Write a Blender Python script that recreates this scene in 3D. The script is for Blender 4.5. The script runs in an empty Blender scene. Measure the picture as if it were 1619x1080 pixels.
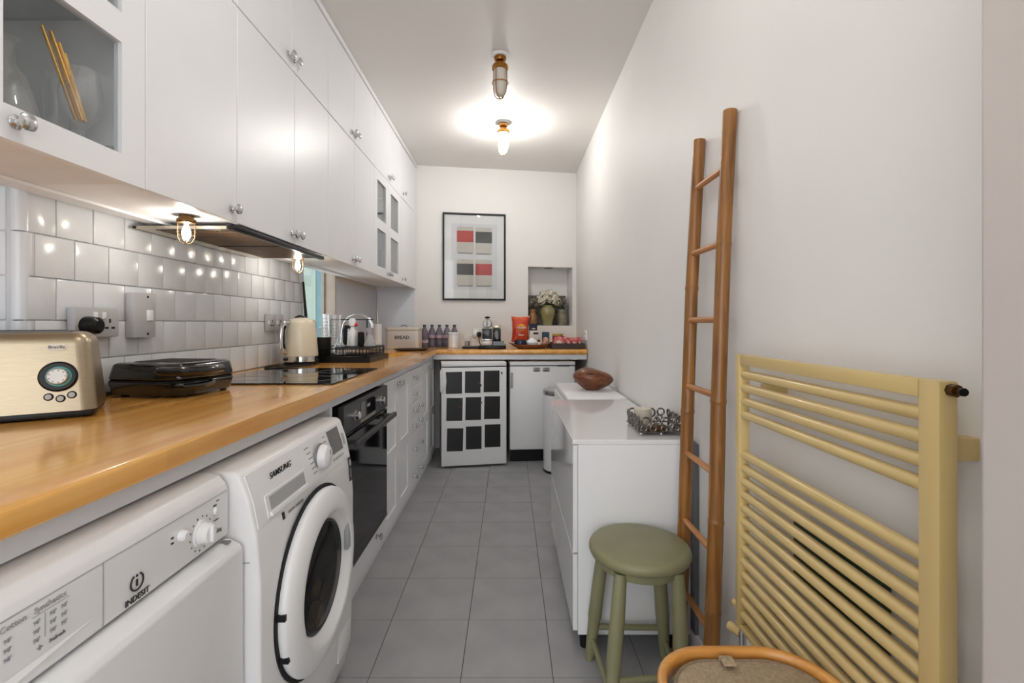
import bpy, bmesh, math, random
from mathutils import Matrix, Vector
random.seed(7)
PI = math.pi
S = bpy.context.scene
COL = S.collection

# ------------------------------------------------------------------ camera, world, exposure
H = 1.16
F = 747.0
cam = bpy.data.cameras.new('camera')
cam.sensor_width = 36.0
cam.lens = F / 1619.0 * 36.0
cam.shift_x = 4.0 / 1619.0
cam.shift_y = -29.0 / 1619.0
cam.clip_start = 0.01
co = bpy.data.objects.new('camera', cam)
COL.objects.link(co)
co.location = (0, 0, H)
co.rotation_euler = (PI / 2, 0, 0)
S.camera = co

w = bpy.data.worlds.new('daylight')
S.world = w
w.use_nodes = True
w.node_tree.nodes['Background'].inputs[0].default_value = (0.97, 0.98, 1.0, 1)
w.node_tree.nodes['Background'].inputs[1].default_value = 1.95

S.view_settings.view_transform = 'Standard'
S.view_settings.look = 'None'
S.view_settings.exposure = 0.52
S.view_settings.gamma = 1.0
S.view_settings.use_curve_mapping = False
S.cycles.use_denoising = True
S.cycles.max_bounces = 10
S.cycles.transparent_max_bounces = 24
S.cycles.caustics_reflective = False
S.cycles.caustics_refractive = False
S.cycles.sample_clamp_indirect = 8.0

LAMP_E = 106.0      # the lit ceiling lamp in view
FILL_LAMP_E = 72.0     # unseen fill lamp, added overhead to even out the light
BULB_E = 112.0     # bulbs of the two lamps under the cabinets

# ------------------------------------------------------------------ helpers: materials
def lin(c):
    return tuple(((v / 255.0) / 12.92 if v / 255.0 <= 0.04045 else ((v / 255.0 + 0.055) / 1.055) ** 2.4) for v in c)

MATS = {}
def pm(name, rgb, rough=0.5, metal=0.0, var=0.04, scale=18.0, bump=0.0, bscale=60.0, coat=0.0, emit=0.0,
       stretch=None, spec=0.5, rgb2=None, detail=4.0):
    """procedural principled material: two tones of one colour mixed by noise, optional noise relief"""
    if name in MATS:
        return MATS[name]
    m = bpy.data.materials.new(name)
    m.use_nodes = True
    nt = m.node_tree
    b = nt.nodes['Principled BSDF']
    c = lin(rgb)
    c2 = lin(rgb2) if rgb2 else tuple(max(0.0, v * (1 - var * 2)) for v in c)
    tc = nt.nodes.new('ShaderNodeTexCoord')
    src = tc.outputs['Object']
    if stretch:
        mp = nt.nodes.new('ShaderNodeMapping')
        mp.inputs['Scale'].default_value = stretch
        nt.links.new(src, mp.inputs['Vector'])
        src = mp.outputs['Vector']
    n = nt.nodes.new('ShaderNodeTexNoise')
    n.inputs['Scale'].default_value = scale
    n.inputs['Detail'].default_value = detail
    nt.links.new(src, n.inputs['Vector'])
    r = nt.nodes.new('ShaderNodeValToRGB')
    r.color_ramp.elements[0].color = (*c2, 1)
    r.color_ramp.elements[1].color = (*c, 1)
    r.color_ramp.elements[0].position = 0.32
    r.color_ramp.elements[1].position = 0.66
    nt.links.new(n.outputs['Fac'], r.inputs['Fac'])
    nt.links.new(r.outputs['Color'], b.inputs['Base Color'])
    b.inputs['Roughness'].default_value = rough
    b.inputs['Metallic'].default_value = metal
    b.inputs['Coat Weight'].default_value = coat
    b.inputs['Coat Roughness'].default_value = 0.08
    b.inputs['Specular IOR Level'].default_value = spec
    if emit:
        nt.links.new(r.outputs['Color'], b.inputs['Emission Color'])
        b.inputs['Emission Strength'].default_value = emit
    if bump:
        n2 = nt.nodes.new('ShaderNodeTexNoise')
        n2.inputs['Scale'].default_value = bscale
        n2.inputs['Detail'].default_value = 3
        nt.links.new(src, n2.inputs['Vector'])
        bp = nt.nodes.new('ShaderNodeBump')
        bp.inputs['Strength'].default_value = bump
        bp.inputs['Distance'].default_value = 0.004
        nt.links.new(n2.outputs['Fac'], bp.inputs['Height'])
        nt.links.new(bp.outputs['Normal'], b.inputs['Normal'])
    MATS[name] = m
    return m

def glassm(name, tint=(0.985, 0.99, 0.99), rough=0.02, edge=(0.75, 0.78, 0.8), milky=0.0, refl=0.95, power=4.0):
    """thin clear glass: see-through, mirror-like at grazing angles, slightly cloudy rims"""
    if name in MATS:
        return MATS[name]
    m = bpy.data.materials.new(name)
    m.use_nodes = True
    nt = m.node_tree
    nt.nodes.remove(nt.nodes['Principled BSDF'])
    out = nt.nodes['Material Output']
    t = nt.nodes.new('ShaderNodeBsdfTransparent'); t.inputs[0].default_value = (*tint, 1)
    g = nt.nodes.new('ShaderNodeBsdfGlossy'); g.inputs['Roughness'].default_value = rough
    g.inputs[0].default_value = (*edge, 1)
    lw = nt.nodes.new('ShaderNodeLayerWeight'); lw.inputs[0].default_value = 0.5
    pw = nt.nodes.new('ShaderNodeMath'); pw.operation = 'POWER'; pw.inputs[1].default_value = power
    nt.links.new(lw.outputs['Facing'], pw.inputs[0])
    fr = nt.nodes.new('ShaderNodeMapRange'); fr.inputs['To Min'].default_value = 0.05; fr.inputs['To Max'].default_value = refl
    nt.links.new(pw.outputs[0], fr.inputs['Value'])
    mx = nt.nodes.new('ShaderNodeMixShader')
    nt.links.new(fr.outputs[0], mx.inputs[0]); nt.links.new(t.outputs[0], mx.inputs[1]); nt.links.new(g.outputs[0], mx.inputs[2])
    last = mx
    if milky:
        d = nt.nodes.new('ShaderNodeBsdfPrincipled')
        d.inputs['Base Color'].default_value = (*edge, 1); d.inputs['Roughness'].default_value = 0.25
        m2 = nt.nodes.new('ShaderNodeMixShader'); m2.inputs[0].default_value = milky
        nt.links.new(mx.outputs[0], m2.inputs[1]); nt.links.new(d.outputs[0], m2.inputs[2])
        last = m2
    nt.links.new(last.outputs[0], out.inputs[0])
    MATS[name] = m
    return m

def woodm(name, a, b, axis='Y', rough=0.3, coat=0.3, scale=6.0, stave=0.0):
    """wood: stretched noise grain along an axis, optional staves of slightly different tone"""
    if name in MATS:
        return MATS[name]
    m = bpy.data.materials.new(name)
    m.use_nodes = True
    nt = m.node_tree
    bs = nt.nodes['Principled BSDF']
    tc = nt.nodes.new('ShaderNodeTexCoord')
    mp = nt.nodes.new('ShaderNodeMapping')
    sc = {'X': (0.07, 1, 1), 'Y': (1, 0.07, 1), 'Z': (1, 1, 0.07)}[axis]
    mp.inputs['Scale'].default_value = [v * scale for v in sc]
    nt.links.new(tc.outputs['Object'], mp.inputs[0])
    n = nt.nodes.new('ShaderNodeTexNoise'); n.inputs['Scale'].default_value = 3.0
    n.inputs['Detail'].default_value = 6; n.inputs['Distortion'].default_value = 0.6
    nt.links.new(mp.outputs[0], n.inputs['Vector'])
    r = nt.nodes.new('ShaderNodeValToRGB')
    r.color_ramp.elements[0].color = (*lin(b), 1); r.color_ramp.elements[1].color = (*lin(a), 1)
    r.color_ramp.elements[0].position = 0.34; r.color_ramp.elements[1].position = 0.64
    nt.links.new(n.outputs['Fac'], r.inputs[0])
    colr = r.outputs[0]
    if stave:
        br = nt.nodes.new('ShaderNodeTexBrick')
        br.inputs['Scale'].default_value = 1.0
        br.inputs['Brick Width'].default_value = 0.55; br.inputs['Row Height'].default_value = 0.075
        br.inputs['Mortar Size'].default_value = 0.0
        br.inputs['Color1'].default_value = (1, 1, 1, 1)
        br.inputs['Color2'].default_value = (1 - stave, 1 - stave * 1.1, 1 - stave * 1.25, 1)
        m2 = nt.nodes.new('ShaderNodeMapping')
        if axis == 'Y':
            m2.inputs['Rotation'].default_value = (0, 0, PI / 2)
        nt.links.new(tc.outputs['Object'], m2.inputs[0]); nt.links.new(m2.outputs[0], br.inputs['Vector'])
        mx = nt.nodes.new('ShaderNodeMix'); mx.data_type = 'RGBA'; mx.blend_type = 'MULTIPLY'
        mx.inputs[0].default_value = 1.0
        nt.links.new(colr, mx.inputs[6]); nt.links.new(br.outputs[0], mx.inputs[7])
        colr = mx.outputs[2]
    nt.links.new(colr, bs.inputs['Base Color'])
    bs.inputs['Roughness'].default_value = rough
    bs.inputs['Coat Weight'].default_value = coat
    bs.inputs['Coat Roughness'].default_value = 0.12
    MATS[name] = m
    return m

# ------------------------------------------------------------------ helpers: shapes (all add into a bmesh)
def new():
    return bmesh.new()

def _merge(bm, t, mat=None):
    if mat is not None:
        bmesh.ops.transform(t, matrix=mat, verts=t.verts)
    me = bpy.data.meshes.new('tmp')
    t.to_mesh(me); t.free()
    bm.from_mesh(me)
    bpy.data.meshes.remove(me)

def box(bm, x0, x1, y0, y1, z0, z1, bev=0.0, seg=2, mat=None):
    t = bmesh.new()
    bmesh.ops.create_cube(t, size=1.0)
    for v in t.verts:
        v.co = Vector(((x0 + x1) / 2 + v.co.x * (x1 - x0), (y0 + y1) / 2 + v.co.y * (y1 - y0), (z0 + z1) / 2 + v.co.z * (z1 - z0)))
    if bev > 0:
        bmesh.ops.bevel(t, geom=t.edges[:], offset=bev, segments=seg, profile=0.5, affect='EDGES', clamp_overlap=True)
    _merge(bm, t, mat)
    return bm

def bx(*a, **k):
    return box(new(), *a, **k)

def ring(c, u, v, r, n, ph=0.0):
    return [c + u * (r * math.cos(2 * PI * i / n + ph)) + v * (r * math.sin(2 * PI * i / n + ph)) for i in range(n)]

def frame_of(d):
    d = d.normalized()
    a = Vector((0, 0, 1)) if abs(d.z) < 0.9 else Vector((1, 0, 0))
    u = d.cross(a).normalized()
    return u, d.cross(u).normalized()

def tube(bm, pts, r, n=10, closed=False, caps=True):
    """tube along a path; r is one radius or one per point"""
    pts = [Vector(p) for p in pts]
    rs = r if isinstance(r, (list, tuple)) else [r] * len(pts)
    L = len(pts)
    rings = []
    u = None
    for i, p in enumerate(pts):
        if closed:
            d = pts[(i + 1) % L] - pts[i - 1]
        else:
            d = pts[min(i + 1, L - 1)] - pts[max(i - 1, 0)]
        if d.length < 1e-9:
            d = Vector((0, 0, 1))
        d.normalize()
        if u is None:
            u, v = frame_of(d)
        else:
            u = (u - d * u.dot(d)).normalized()
            v = d.cross(u)
        v = d.cross(u)
        rings.append([bm.verts.new(q) for q in ring(p, u, v, rs[i], n)])
    rng = range(L) if closed else range(L - 1)
    for i in rng:
        a, b = rings[i], rings[(i + 1) % L]
        for j in range(n):
            bm.faces.new((a[j], a[(j + 1) % n], b[(j + 1) % n], b[j]))
    if caps and not closed:
        bm.faces.new(list(reversed(rings[0])))
        bm.faces.new(rings[-1])
    return bm

def cyl(bm, p0, p1, r0, r1=None, n=20):
    return tube(bm, [p0, p1], [r0, r0 if r1 is None else r1], n)

def lathe(bm, prof, c=(0, 0, 0), n=32, axis='Z', sx=1.0, sy=1.0, cap0=True, cap1=True):
    """profile of (radius, height) turned about an axis through c"""
    t = bmesh.new()
    rings = []
    for r, h in prof:
        if r < 1e-6:
            rings.append([t.verts.new((0, 0, h))])
        else:
            rings.append([t.verts.new((r * sx * math.cos(2 * PI * i / n), r * sy * math.sin(2 * PI * i / n), h)) for i in range(n)])
    for a, b in zip(rings[:-1], rings[1:]):
        for j in range(n):
            k = (j + 1) % n
            if len(a) == 1 and len(b) == 1:
                continue
            if len(a) == 1:
                t.faces.new((a[0], b[k], b[j]))
            elif len(b) == 1:
                t.faces.new((a[j], a[k], b[0]))
            else:
                t.faces.new((a[j], a[k], b[k], b[j]))
    if cap0 and len(rings[0]) > 1:
        t.faces.new(list(reversed(rings[0])))
    if cap1 and len(rings[-1]) > 1:
        t.faces.new(rings[-1])
    M = Matrix.Translation(c)
    if axis == 'X':
        M = M @ Matrix.Rotation(PI / 2, 4, 'Y')
    elif axis == '-Y':
        M = M @ Matrix.Rotation(PI / 2, 4, 'X')
    _merge(bm, t, M)
    return bm

def prism(bm, pts, axis, a0, a1, bev=0.0, seg=2, mat=None):
    """closed outline extruded along an axis. axis 'Y': pts are (x,z); 'X': (y,z); 'Z': (x,y)"""
    t = bmesh.new()
    def P(p, a):
        return {'Y': (p[0], a, p[1]), 'X': (a, p[0], p[1]), 'Z': (p[0], p[1], a)}[axis]
    A = [t.verts.new(P(p, a0)) for p in pts]
    B = [t.verts.new(P(p, a1)) for p in pts]
    t.faces.new(A); t.faces.new(list(reversed(B)))
    n = len(pts)
    for i in range(n):
        t.faces.new((A[i], B[i], B[(i + 1) % n], A[(i + 1) % n]))
    bmesh.ops.recalc_face_normals(t, faces=t.faces[:])
    if bev > 0:
        bmesh.ops.bevel(t, geom=t.edges[:], offset=bev, segments=seg, profile=0.5, affect='EDGES', clamp_overlap=True)
    _merge(bm, t, mat)
    return bm

def rrect(x0, x1, y0, y1, r, n=6):
    out = []
    for cx, cy, a in ((x1 - r, y1 - r, 0), (x0 + r, y1 - r, PI / 2), (x0 + r, y0 + r, PI), (x1 - r, y0 + r, 1.5 * PI)):
        for i in range(n + 1):
            t = a + PI / 2 * i / n
            out.append((cx + r * math.cos(t), cy + r * math.sin(t)))
    return out

def torus(bm, c, R, r, axis='Z', n=20, m=6):
    c = Vector(c)
    pts = []
    for i in range(n):
        a = 2 * PI * i / n
        ca, sa = R * math.cos(a), R * math.sin(a)
        pts.append(c + Vector({'Z': (ca, sa, 0), 'X': (0, ca, sa), 'Y': (ca, 0, sa)}[axis]))
    return tube(bm, pts, r, m, closed=True)

def blob(bm, c, rx, ry=None, rz=None, sub=2, jit=0.0):
    ry = rx if ry is None else ry
    rz = rx if rz is None else rz
    t = bmesh.new()
    bmesh.ops.create_icosphere(t, subdivisions=sub, radius=1.0)
    for v in t.verts:
        k = 1 + random.uniform(-jit, jit)
        v.co = Vector((c[0] + v.co.x * rx * k, c[1] + v.co.y * ry * k, c[2] + v.co.z * rz * k))
    _merge(bm, t)
    return bm

def gridsolid(bm, xs, ys, filled, z0, z1, yfun=None):
    """plan made of rectangular cells, extruded from z0 to z1 with walls only on the outline"""
    V = {}
    def vt(i, j, k):
        key = (i, j, k)
        if key not in V:
            y = ys[j] if yfun is None else yfun(xs[i], ys[j], j)
            V[key] = bm.verts.new((xs[i], y, (z0, z1)[k]))
        return V[key]
    nx, ny = len(xs) - 1, len(ys) - 1
    F_ = lambda i, j: 0 <= i < nx and 0 <= j < ny and filled(i, j)
    for i in range(nx):
        for j in range(ny):
            if not F_(i, j):
                continue
            bm.faces.new((vt(i, j, 1), vt(i + 1, j, 1), vt(i + 1, j + 1, 1), vt(i, j + 1, 1)))
            bm.faces.new((vt(i, j + 1, 0), vt(i + 1, j + 1, 0), vt(i + 1, j, 0), vt(i, j, 0)))
            if not F_(i - 1, j):
                bm.faces.new((vt(i, j + 1, 0), vt(i, j, 0), vt(i, j, 1), vt(i, j + 1, 1)))
            if not F_(i + 1, j):
                bm.faces.new((vt(i + 1, j, 0), vt(i + 1, j + 1, 0), vt(i + 1, j + 1, 1), vt(i + 1, j, 1)))
            if not F_(i, j - 1):
                bm.faces.new((vt(i, j, 0), vt(i + 1, j, 0), vt(i + 1, j, 1), vt(i, j, 1)))
            if not F_(i, j + 1):
                bm.faces.new((vt(i + 1, j + 1, 0), vt(i, j + 1, 0), vt(i, j + 1, 1), vt(i + 1, j + 1, 1)))
    return bm

# ------------------------------------------------------------------ helpers: objects
def mesh_of(bm, mat, smooth=True, ang=35):
    bmesh.ops.recalc_face_normals(bm, faces=bm.faces[:])
    me = bpy.data.meshes.new('mesh')
    bm.to_mesh(me); bm.free()
    if smooth:
        for p in me.polygons:
            p.use_smooth = True
        me.set_sharp_from_angle(angle=math.radians(ang))
    if mat is not None:
        me.materials.append(mat)
    return me

def obj(name, bm, mat, parent=None, local=False, smooth=True, ang=35):
    """one mesh object. World coordinates unless local=True (coordinates of the thing it belongs to)"""
    me = bm if isinstance(bm, bpy.types.Mesh) else mesh_of(bm, mat, smooth, ang)
    o = bpy.data.objects.new(name, me)
    COL.objects.link(o)
    if parent is not None:
        o.parent = parent
        if not local and parent.type == 'EMPTY':
            M = Matrix.Translation(parent.location) @ parent.rotation_euler.to_matrix().to_4x4()
            o.matrix_parent_inverse = M.inverted()
    return o

def tag(o, label, cat=None, group=None, kind=None):
    o['label'] = label
    if cat: o['category'] = cat
    if group: o['group'] = group
    if kind: o['kind'] = kind
    return o

def thing(name, label, cat, loc=(0, 0, 0), rz=0.0, group=None, kind=None):
    o = bpy.data.objects.new(name, None)
    COL.objects.link(o)
    o.empty_display_size = 0.05
    o.location = loc
    o.rotation_euler = (0, 0, rz)
    return tag(o, label, cat, group, kind)

def struct(name, bm, mat, label, **k):
    o = obj(name, bm, mat, **k)
    return tag(o, label, None, None, 'structure')

def put(me, name, loc, parent, mpi=None, rot=None):
    """another object sharing a mesh, at a place in its thing's coordinates"""
    o = bpy.data.objects.new(name, me)
    COL.objects.link(o)
    o.parent = parent
    o.location = loc
    if rot: o.rotation_euler = rot
    if mpi is not None:
        o.matrix_parent_inverse = mpi
    return o

def inv(p):
    return (Matrix.Translation(p.location) @ p.rotation_euler.to_matrix().to_4x4()).inverted()

def copy_tree(o, parent=None, label=None):
    c = o.copy()
    COL.objects.link(c)
    if parent is not None: c.parent = parent
    if label: c['label'] = label
    for ch in list(o.children):
        copy_tree(ch, c)
    return c

def text(name, s, size, loc, rot, mat, parent, local=False, depth=0.0006, align='CENTER', bold=0.0):
    cu = bpy.data.curves.new('t', 'FONT')
    cu.body = s; cu.size = size; cu.extrude = depth; cu.offset = bold
    cu.align_x = align; cu.align_y = 'CENTER'; cu.resolution_u = 3
    t = bpy.data.objects.new('t', cu)
    COL.objects.link(t)
    dg = bpy.context.evaluated_depsgraph_get()
    me = bpy.data.meshes.new_from_object(t.evaluated_get(dg))
    bpy.data.objects.remove(t)
    M = Matrix.Translation(loc) @ Matrix.Rotation(rot[2], 4, 'Z') @ Matrix.Rotation(rot[0], 4, 'X')
    me.transform(M)
    me.materials.clear(); me.materials.append(mat)
    return obj(name, me, mat, parent, local)
RX = (PI / 2, 0, PI / 2)      # lettering that faces +X
RY = (PI / 2, 0, 0)           # lettering that faces -Y

# ------------------------------------------------------------------ materials
WALL = pm('wall_paint', (236, 234, 231), 0.55, var=0.012, scale=3, bump=0.05, bscale=90)
CEIL = pm('ceiling_paint', (232, 229, 225), 0.6, var=0.012, scale=3)
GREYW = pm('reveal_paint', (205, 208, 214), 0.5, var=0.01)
CAB = pm('cabinet_white', (242, 243, 245), 0.35, var=0.01, scale=5)
CABIN = pm('cabinet_inside', (240, 241, 242), 0.6, var=0.02)
GLOSSW = pm('gloss_white', (240, 241, 242), 0.06, var=0.008, coat=0.5)
PLAST = pm('appliance_white', (243, 244, 245), 0.32, var=0.008)
PLASTD = pm('appliance_grey', (176, 178, 180), 0.4, var=0.01)
FASC = pm('fascia_grey', (226, 231, 237), 0.45, var=0.015)
CHROME = pm('chrome', (215, 216, 218), 0.12, 1.0, var=0.01)
STEEL = pm('brushed_steel', (196, 186, 168), 0.3, 1.0, var=0.05, scale=40, stretch=(1, 1, 25))
DSTEEL = pm('dark_steel', (92, 92, 94), 0.38, 0.8, var=0.04)
BLACK = pm('black_plastic', (16, 16, 17), 0.32, var=0.1, spec=0.3)
BLACKM = pm('black_matt', (22, 22, 24), 0.6, var=0.1, spec=0.3)
BGLASS = pm('black_glass', (6, 6, 7), 0.04, var=0.0, coat=0.3)
OGLASS = pm('oven_glass', (5, 5, 6), 0.06, var=0.0, spec=0.22)
TILEW = pm('wall_tile_glaze', (224, 228, 232), 0.24, var=0.02, scale=9, bump=0.45, bscale=16, coat=0.0)
GROUT = pm('tile_grout', (206, 208, 210), 0.8, var=0.03)
FLOORT = pm('floor_tile_vinyl', (172, 172, 174), 0.36, var=0.07, scale=6, rgb2=(158, 158, 161), bump=0.08, bscale=300, detail=8)
FLOORG = pm('floor_joint', (70, 70, 72), 0.8, var=0.05)
WTOP = woodm('worktop_wood', (245, 186, 98), (225, 154, 68), 'Y', 0.2, 0.5, 7, stave=0.12)
BAMBOO = woodm('bamboo', (156, 104, 42), (108, 66, 22), 'Z', 0.4, 0.2, 20)
RUNG = woodm('rung_wood', (196, 136, 78), (168, 106, 56), 'Y', 0.4, 0.1, 20)
CREAM = pm('radiator_cream', (212, 186, 126), 0.35, var=0.03, scale=8, coat=0.15)
GREENP = pm('stool_green', (142, 141, 106), 0.42, var=0.05, scale=10)
RIM = woodm('rim_wood', (230, 168, 90), (206, 140, 66), 'X', 0.35, 0.3, 14)
LINEN = pm('linen', (184, 164, 136), 0.9, var=0.12, scale=160, bump=0.6, bscale=260)
LINEND = pm('linen_dark', (146, 128, 106), 0.9, var=0.12, scale=160, bump=0.6, bscale=260)
BRASS = pm('aged_brass', (176, 124, 62), 0.3, 1.0, var=0.1, scale=30)
BRONZE = pm('bronze', (112, 84, 52), 0.35, 1.0, var=0.12, scale=30)
COPPERD = pm('hood_mesh', (128, 100, 72), 0.4, 0.6, var=0.15)
CLEAR = glassm('clear_glass')
WARE = glassm('glassware', (0.95, 0.96, 0.965), 0.03, (0.97, 0.98, 0.98), milky=0.12, refl=0.85, power=2.0)
PANE = glassm('pane_glass', (0.86, 0.88, 0.88))
FROST = pm('frosted_glass', (214, 204, 192), 0.5, var=0.03)
BEIGE = pm('frame_beige', (206, 192, 176), 0.5, var=0.03)
INK = pm('print_black', (40, 40, 42), 0.6, var=0.0)
INKG = pm('print_grey', (132, 132, 134), 0.6, var=0.0)
INKL = pm('print_light', (172, 172, 175), 0.6, var=0.0)
KCREAM = pm('enamel_cream', (224, 216, 192), 0.28, var=0.01, coat=0.3)
BREADC = pm('bread_bin_enamel', (222, 214, 204), 0.35, var=0.01)
PAPERW = pm('paper_white', (238, 238, 238), 0.8, var=0.015)
WALNUT = woodm('walnut', (132, 74, 38), (82, 40, 18), 'X', 0.35, 0.2, 26)
DKWOOD = woodm('dark_wood', (62, 40, 30), (40, 24, 18), 'X', 0.45, 0.1, 14)
GOLD = pm('gold', (236, 186, 84), 0.22, 1.0, var=0.05)

# ================================================================== SETTING
CEILZ = 2.62
XR = 0.65
XL = -1.215
TH = math.atan(0.155)
def wy(x):
    return 4.50 + 0.155 * x

# floor: joint-coloured bed with vinyl tiles on it
fl = struct('floor', bx(-1.62, 1.0, -2.2, 4.95, -0.06, -0.0025), FLOORG, 'dark grey vinyl tile floor running down the galley kitchen')
TS = 0.3015
tile_me = mesh_of(bx(-TS / 2 + 0.0011, TS / 2 - 0.0011, -TS / 2 + 0.0011, TS / 2 - 0.0011, -0.0024, 0.0, 0.0006, 1), FLOORT)
for i in range(-3, 4):
    for j in range(-10, 9):
        x = -0.1588 + (i + 0.5) * TS
        y = 2.1486 + (j + 0.5) * TS
        if -0.95 < x < 0.9 and y < 4.55:
            put(tile_me, 'floor_tile', (x, y, 0), fl)

struct('ceiling', bx(-1.62, 1.0, -2.2, 4.95, CEILZ, CEILZ + 0.08), CEIL, 'plain white painted ceiling above the kitchen')
struct('wall_right', bx(XR, XR + 0.2, 0.505, 4.75, 0, CEILZ), WALL, 'white painted wall behind the ladder and the radiator')
struct('baseboard_right', bx(XR - 0.014, XR, 0.505, 4.58, 0, 0.09, 0.004), CAB, 'white skirting board along the right wall')
struct('wall_front', bx(0.50, 0.95, -0.9, 0.505, 0, CEILZ, 0.008, 3), pm('jamb_tone', (208, 199, 192), 0.5, var=0.012), 'pale doorway jamb closest to the camera at the right edge')  # one even jamb colour, darker and warmer than the wall

# back wall with the display niche; local x along the wall, -y towards the room
NU0, NU1, NZ0, NZ1, ND = 0.181, 0.619, 1.136, 1.702, 0.2
bm = new()
xs = [-1.315, NU0, NU1, 0.80]
zs = [0.0, NZ0, NZ1, CEILZ]
t = bmesh.new()
gridsolid(t, xs, zs, lambda i, j: not (i == 1 and j == 1), -0.28, 0.0)
_merge(bm, t, Matrix.Rotation(PI / 2, 4, 'X'))
box(bm, NU0 - 0.02, NU1 + 0.02, ND, 0.28, NZ0 - 0.02, NZ1 + 0.02)
wb = struct('wall_back', bm, WALL, 'white end wall with picture and recessed display niche', local=True)
wb.location = (0, 4.50, 0); wb.rotation_euler = (0, 0, TH)
def wallpt(u, d=0.0):
    """point on the end wall: u along it, d out into the room"""
    return (u * math.cos(TH) + d * math.sin(TH), 4.50 + u * math.sin(TH) - d * math.cos(TH))

# left wall: tiled splashback, then a window recess
LW = struct('wall_left', bx(-1.53, XL - 0.006, 1.19, 2.79, 0, CEILZ), GROUT, 'white hand-made tile splashback wall above the worktop')
TW, THH = 0.1131, 0.1115
base_z = H - 0.2155
tm = mesh_of(bx(-0.008, 0.0, -TW / 2 + 0.0012, TW / 2 - 0.0012, -THH / 2 + 0.0012, THH / 2 - 0.0012, 0.003, 2), TILEW)
for r in range(5):
    off = (1.194 if r % 2 == 0 else 1.2085 - TW)
    # rows counted up from the worktop
    off = 1.267 - TW if r % 2 == 0 else 1.2085 - TW
    k = 0
    while True:
        y0 = off + k * TW
        k += 1
        if y0 >= 2.785: break
        y1 = y0 + TW
        a, b = max(y0, 1.19), min(y1, 2.79)
        if b - a < 0.012: continue
        zc = base_z + (r + 0.5) * THH
        o = put(tm, 'wall_tile', (XL + random.uniform(-0.0006, 0.0006), (a + b) / 2, zc), LW,
                rot=(0, random.uniform(-0.006, 0.006), random.uniform(-0.006, 0.006)))
        if b - a < TW - 0.002: o.scale = (1, (b - a) / TW, 1)
cur = bmesh.new()
qm = mesh_of(tube(new(), [(0, 0, 0.0015), (0, 0, 0.2215)], 0.018, 20), TILEW)
for k in range(3):
    put(qm, 'quadrant_tile', (XL - 0.018, 1.191, base_z + 0.0 + k * 0.223 - (0.0 if k < 2 else 0)), LW)
struct('wall_left_return', bx(-1.62, XL - 0.022, 1.178, 1.189, 0, CEILZ), GROUT, 'tiled return of the splashback beside the toaster')
RT = bpy.data.objects['wall_left_return']
rt = mesh_of(bx(-TW / 2 + 0.0012, TW / 2 - 0.0012, 0, 0.008, -THH / 2 + 0.0012, THH / 2 - 0.0012, 0.003, 2), TILEW)
for r in range(5):
    for k in range(3):
        put(rt, 'wall_tile', (XL - 0.037 - TW / 2 - k * TW, 1.1735, base_z + (r + 0.5) * THH), RT)
struct('wall_left_near', bx(-1.62, -1.53, -0.9, 1.16, 0, CEILZ), GREYW, 'grey wall behind the toaster at the left edge')  # unseen stretch behind the camera, lengthened to cut daylight on the jamb

WN0, WN1, XG = 2.79, 3.29, -1.295
bmw = new()
prism(bmw, [(XG, WN1), (XL, WN1), (XL, wy(XL) - 0.003), (XG, wy(XG) - 0.003)], 'Z', 0.0, CEILZ)
struct('wall_left_end', bmw, pm('beige_paint', (222, 212, 200), 0.5, var=0.015), 'beige wall strip between the window and the end wall')
PANL = pm('splash_panel', (214, 219, 228), 0.3, var=0.01)
struct('trim_5', bx(XL + 0.0005, XL + 0.005, WN1 + 0.012, wy(XL) - 0.012, 0.9425, 1.456), PANL, 'pale grey splash panel beside the window')
bmw = bx(-1.205 / math.cos(TH), -0.876 / math.cos(TH), -0.005, -0.0005, 0.9425, 1.475)
o = struct('trim_6', bmw, PANL, 'pale grey splash panel on the end wall behind the bread bin', local=True)
o.location = (0, 4.50, 0); o.rotation_euler = (0, 0, TH)
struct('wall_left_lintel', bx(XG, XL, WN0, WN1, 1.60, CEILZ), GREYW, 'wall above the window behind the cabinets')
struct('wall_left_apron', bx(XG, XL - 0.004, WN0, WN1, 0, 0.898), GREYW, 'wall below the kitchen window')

# window in the wall, with a painted fence outside
wf = new()
box(wf, XG - 0.006, XG + 0.012, WN1 - 0.022, WN1 - 0.001, 0.944, 1.598, 0.003)
box(wf, XG - 0.006, XG + 0.012, WN0 + 0.001, WN0 + 0.03, 0.944, 1.598, 0.003)
box(wf, XG - 0.006, XG + 0.012, WN0 + 0.03, WN1 - 0.022, 1.55, 1.598, 0.003)
box(wf, XG - 0.006, XG + 0.012, WN0 + 0.03, WN1 - 0.022, 0.944, 0.985, 0.003)
W1 = struct('window_1', wf, BEIGE, 'beige framed window behind the drying rack')
obj('window_pane', bx(XG - 0.002, XG + 0.002, WN0 + 0.03, WN1 - 0.022, 0.985, 1.55), PANE, W1)
obj('architrave', bx(XG + 0.014, XL + 0.004, WN1 - 0.008, WN1 - 0.0005, 0.944, 1.598, 0.002), BEIGE, W1)
obj('window_sill', bx(XG - 0.0, XL + 0.002, WN0 + 0.001, WN1 - 0.001, 0.899, 0.9435, 0.002), BEIGE, W1)
PALEG = pm('fence_pale_green', (150, 172, 160), 0.6, var=0.05)
TEAL = pm('fence_teal', (78, 136, 150), 0.6, var=0.12, scale=9)
BLUEP = pm('fence_blue', (36, 84, 150), 0.6, var=0.05)
fe = thing('garden_fence', 'painted teal and pale green board fence seen through the window', 'fence', (-2.2, 5.3, 0))
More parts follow.
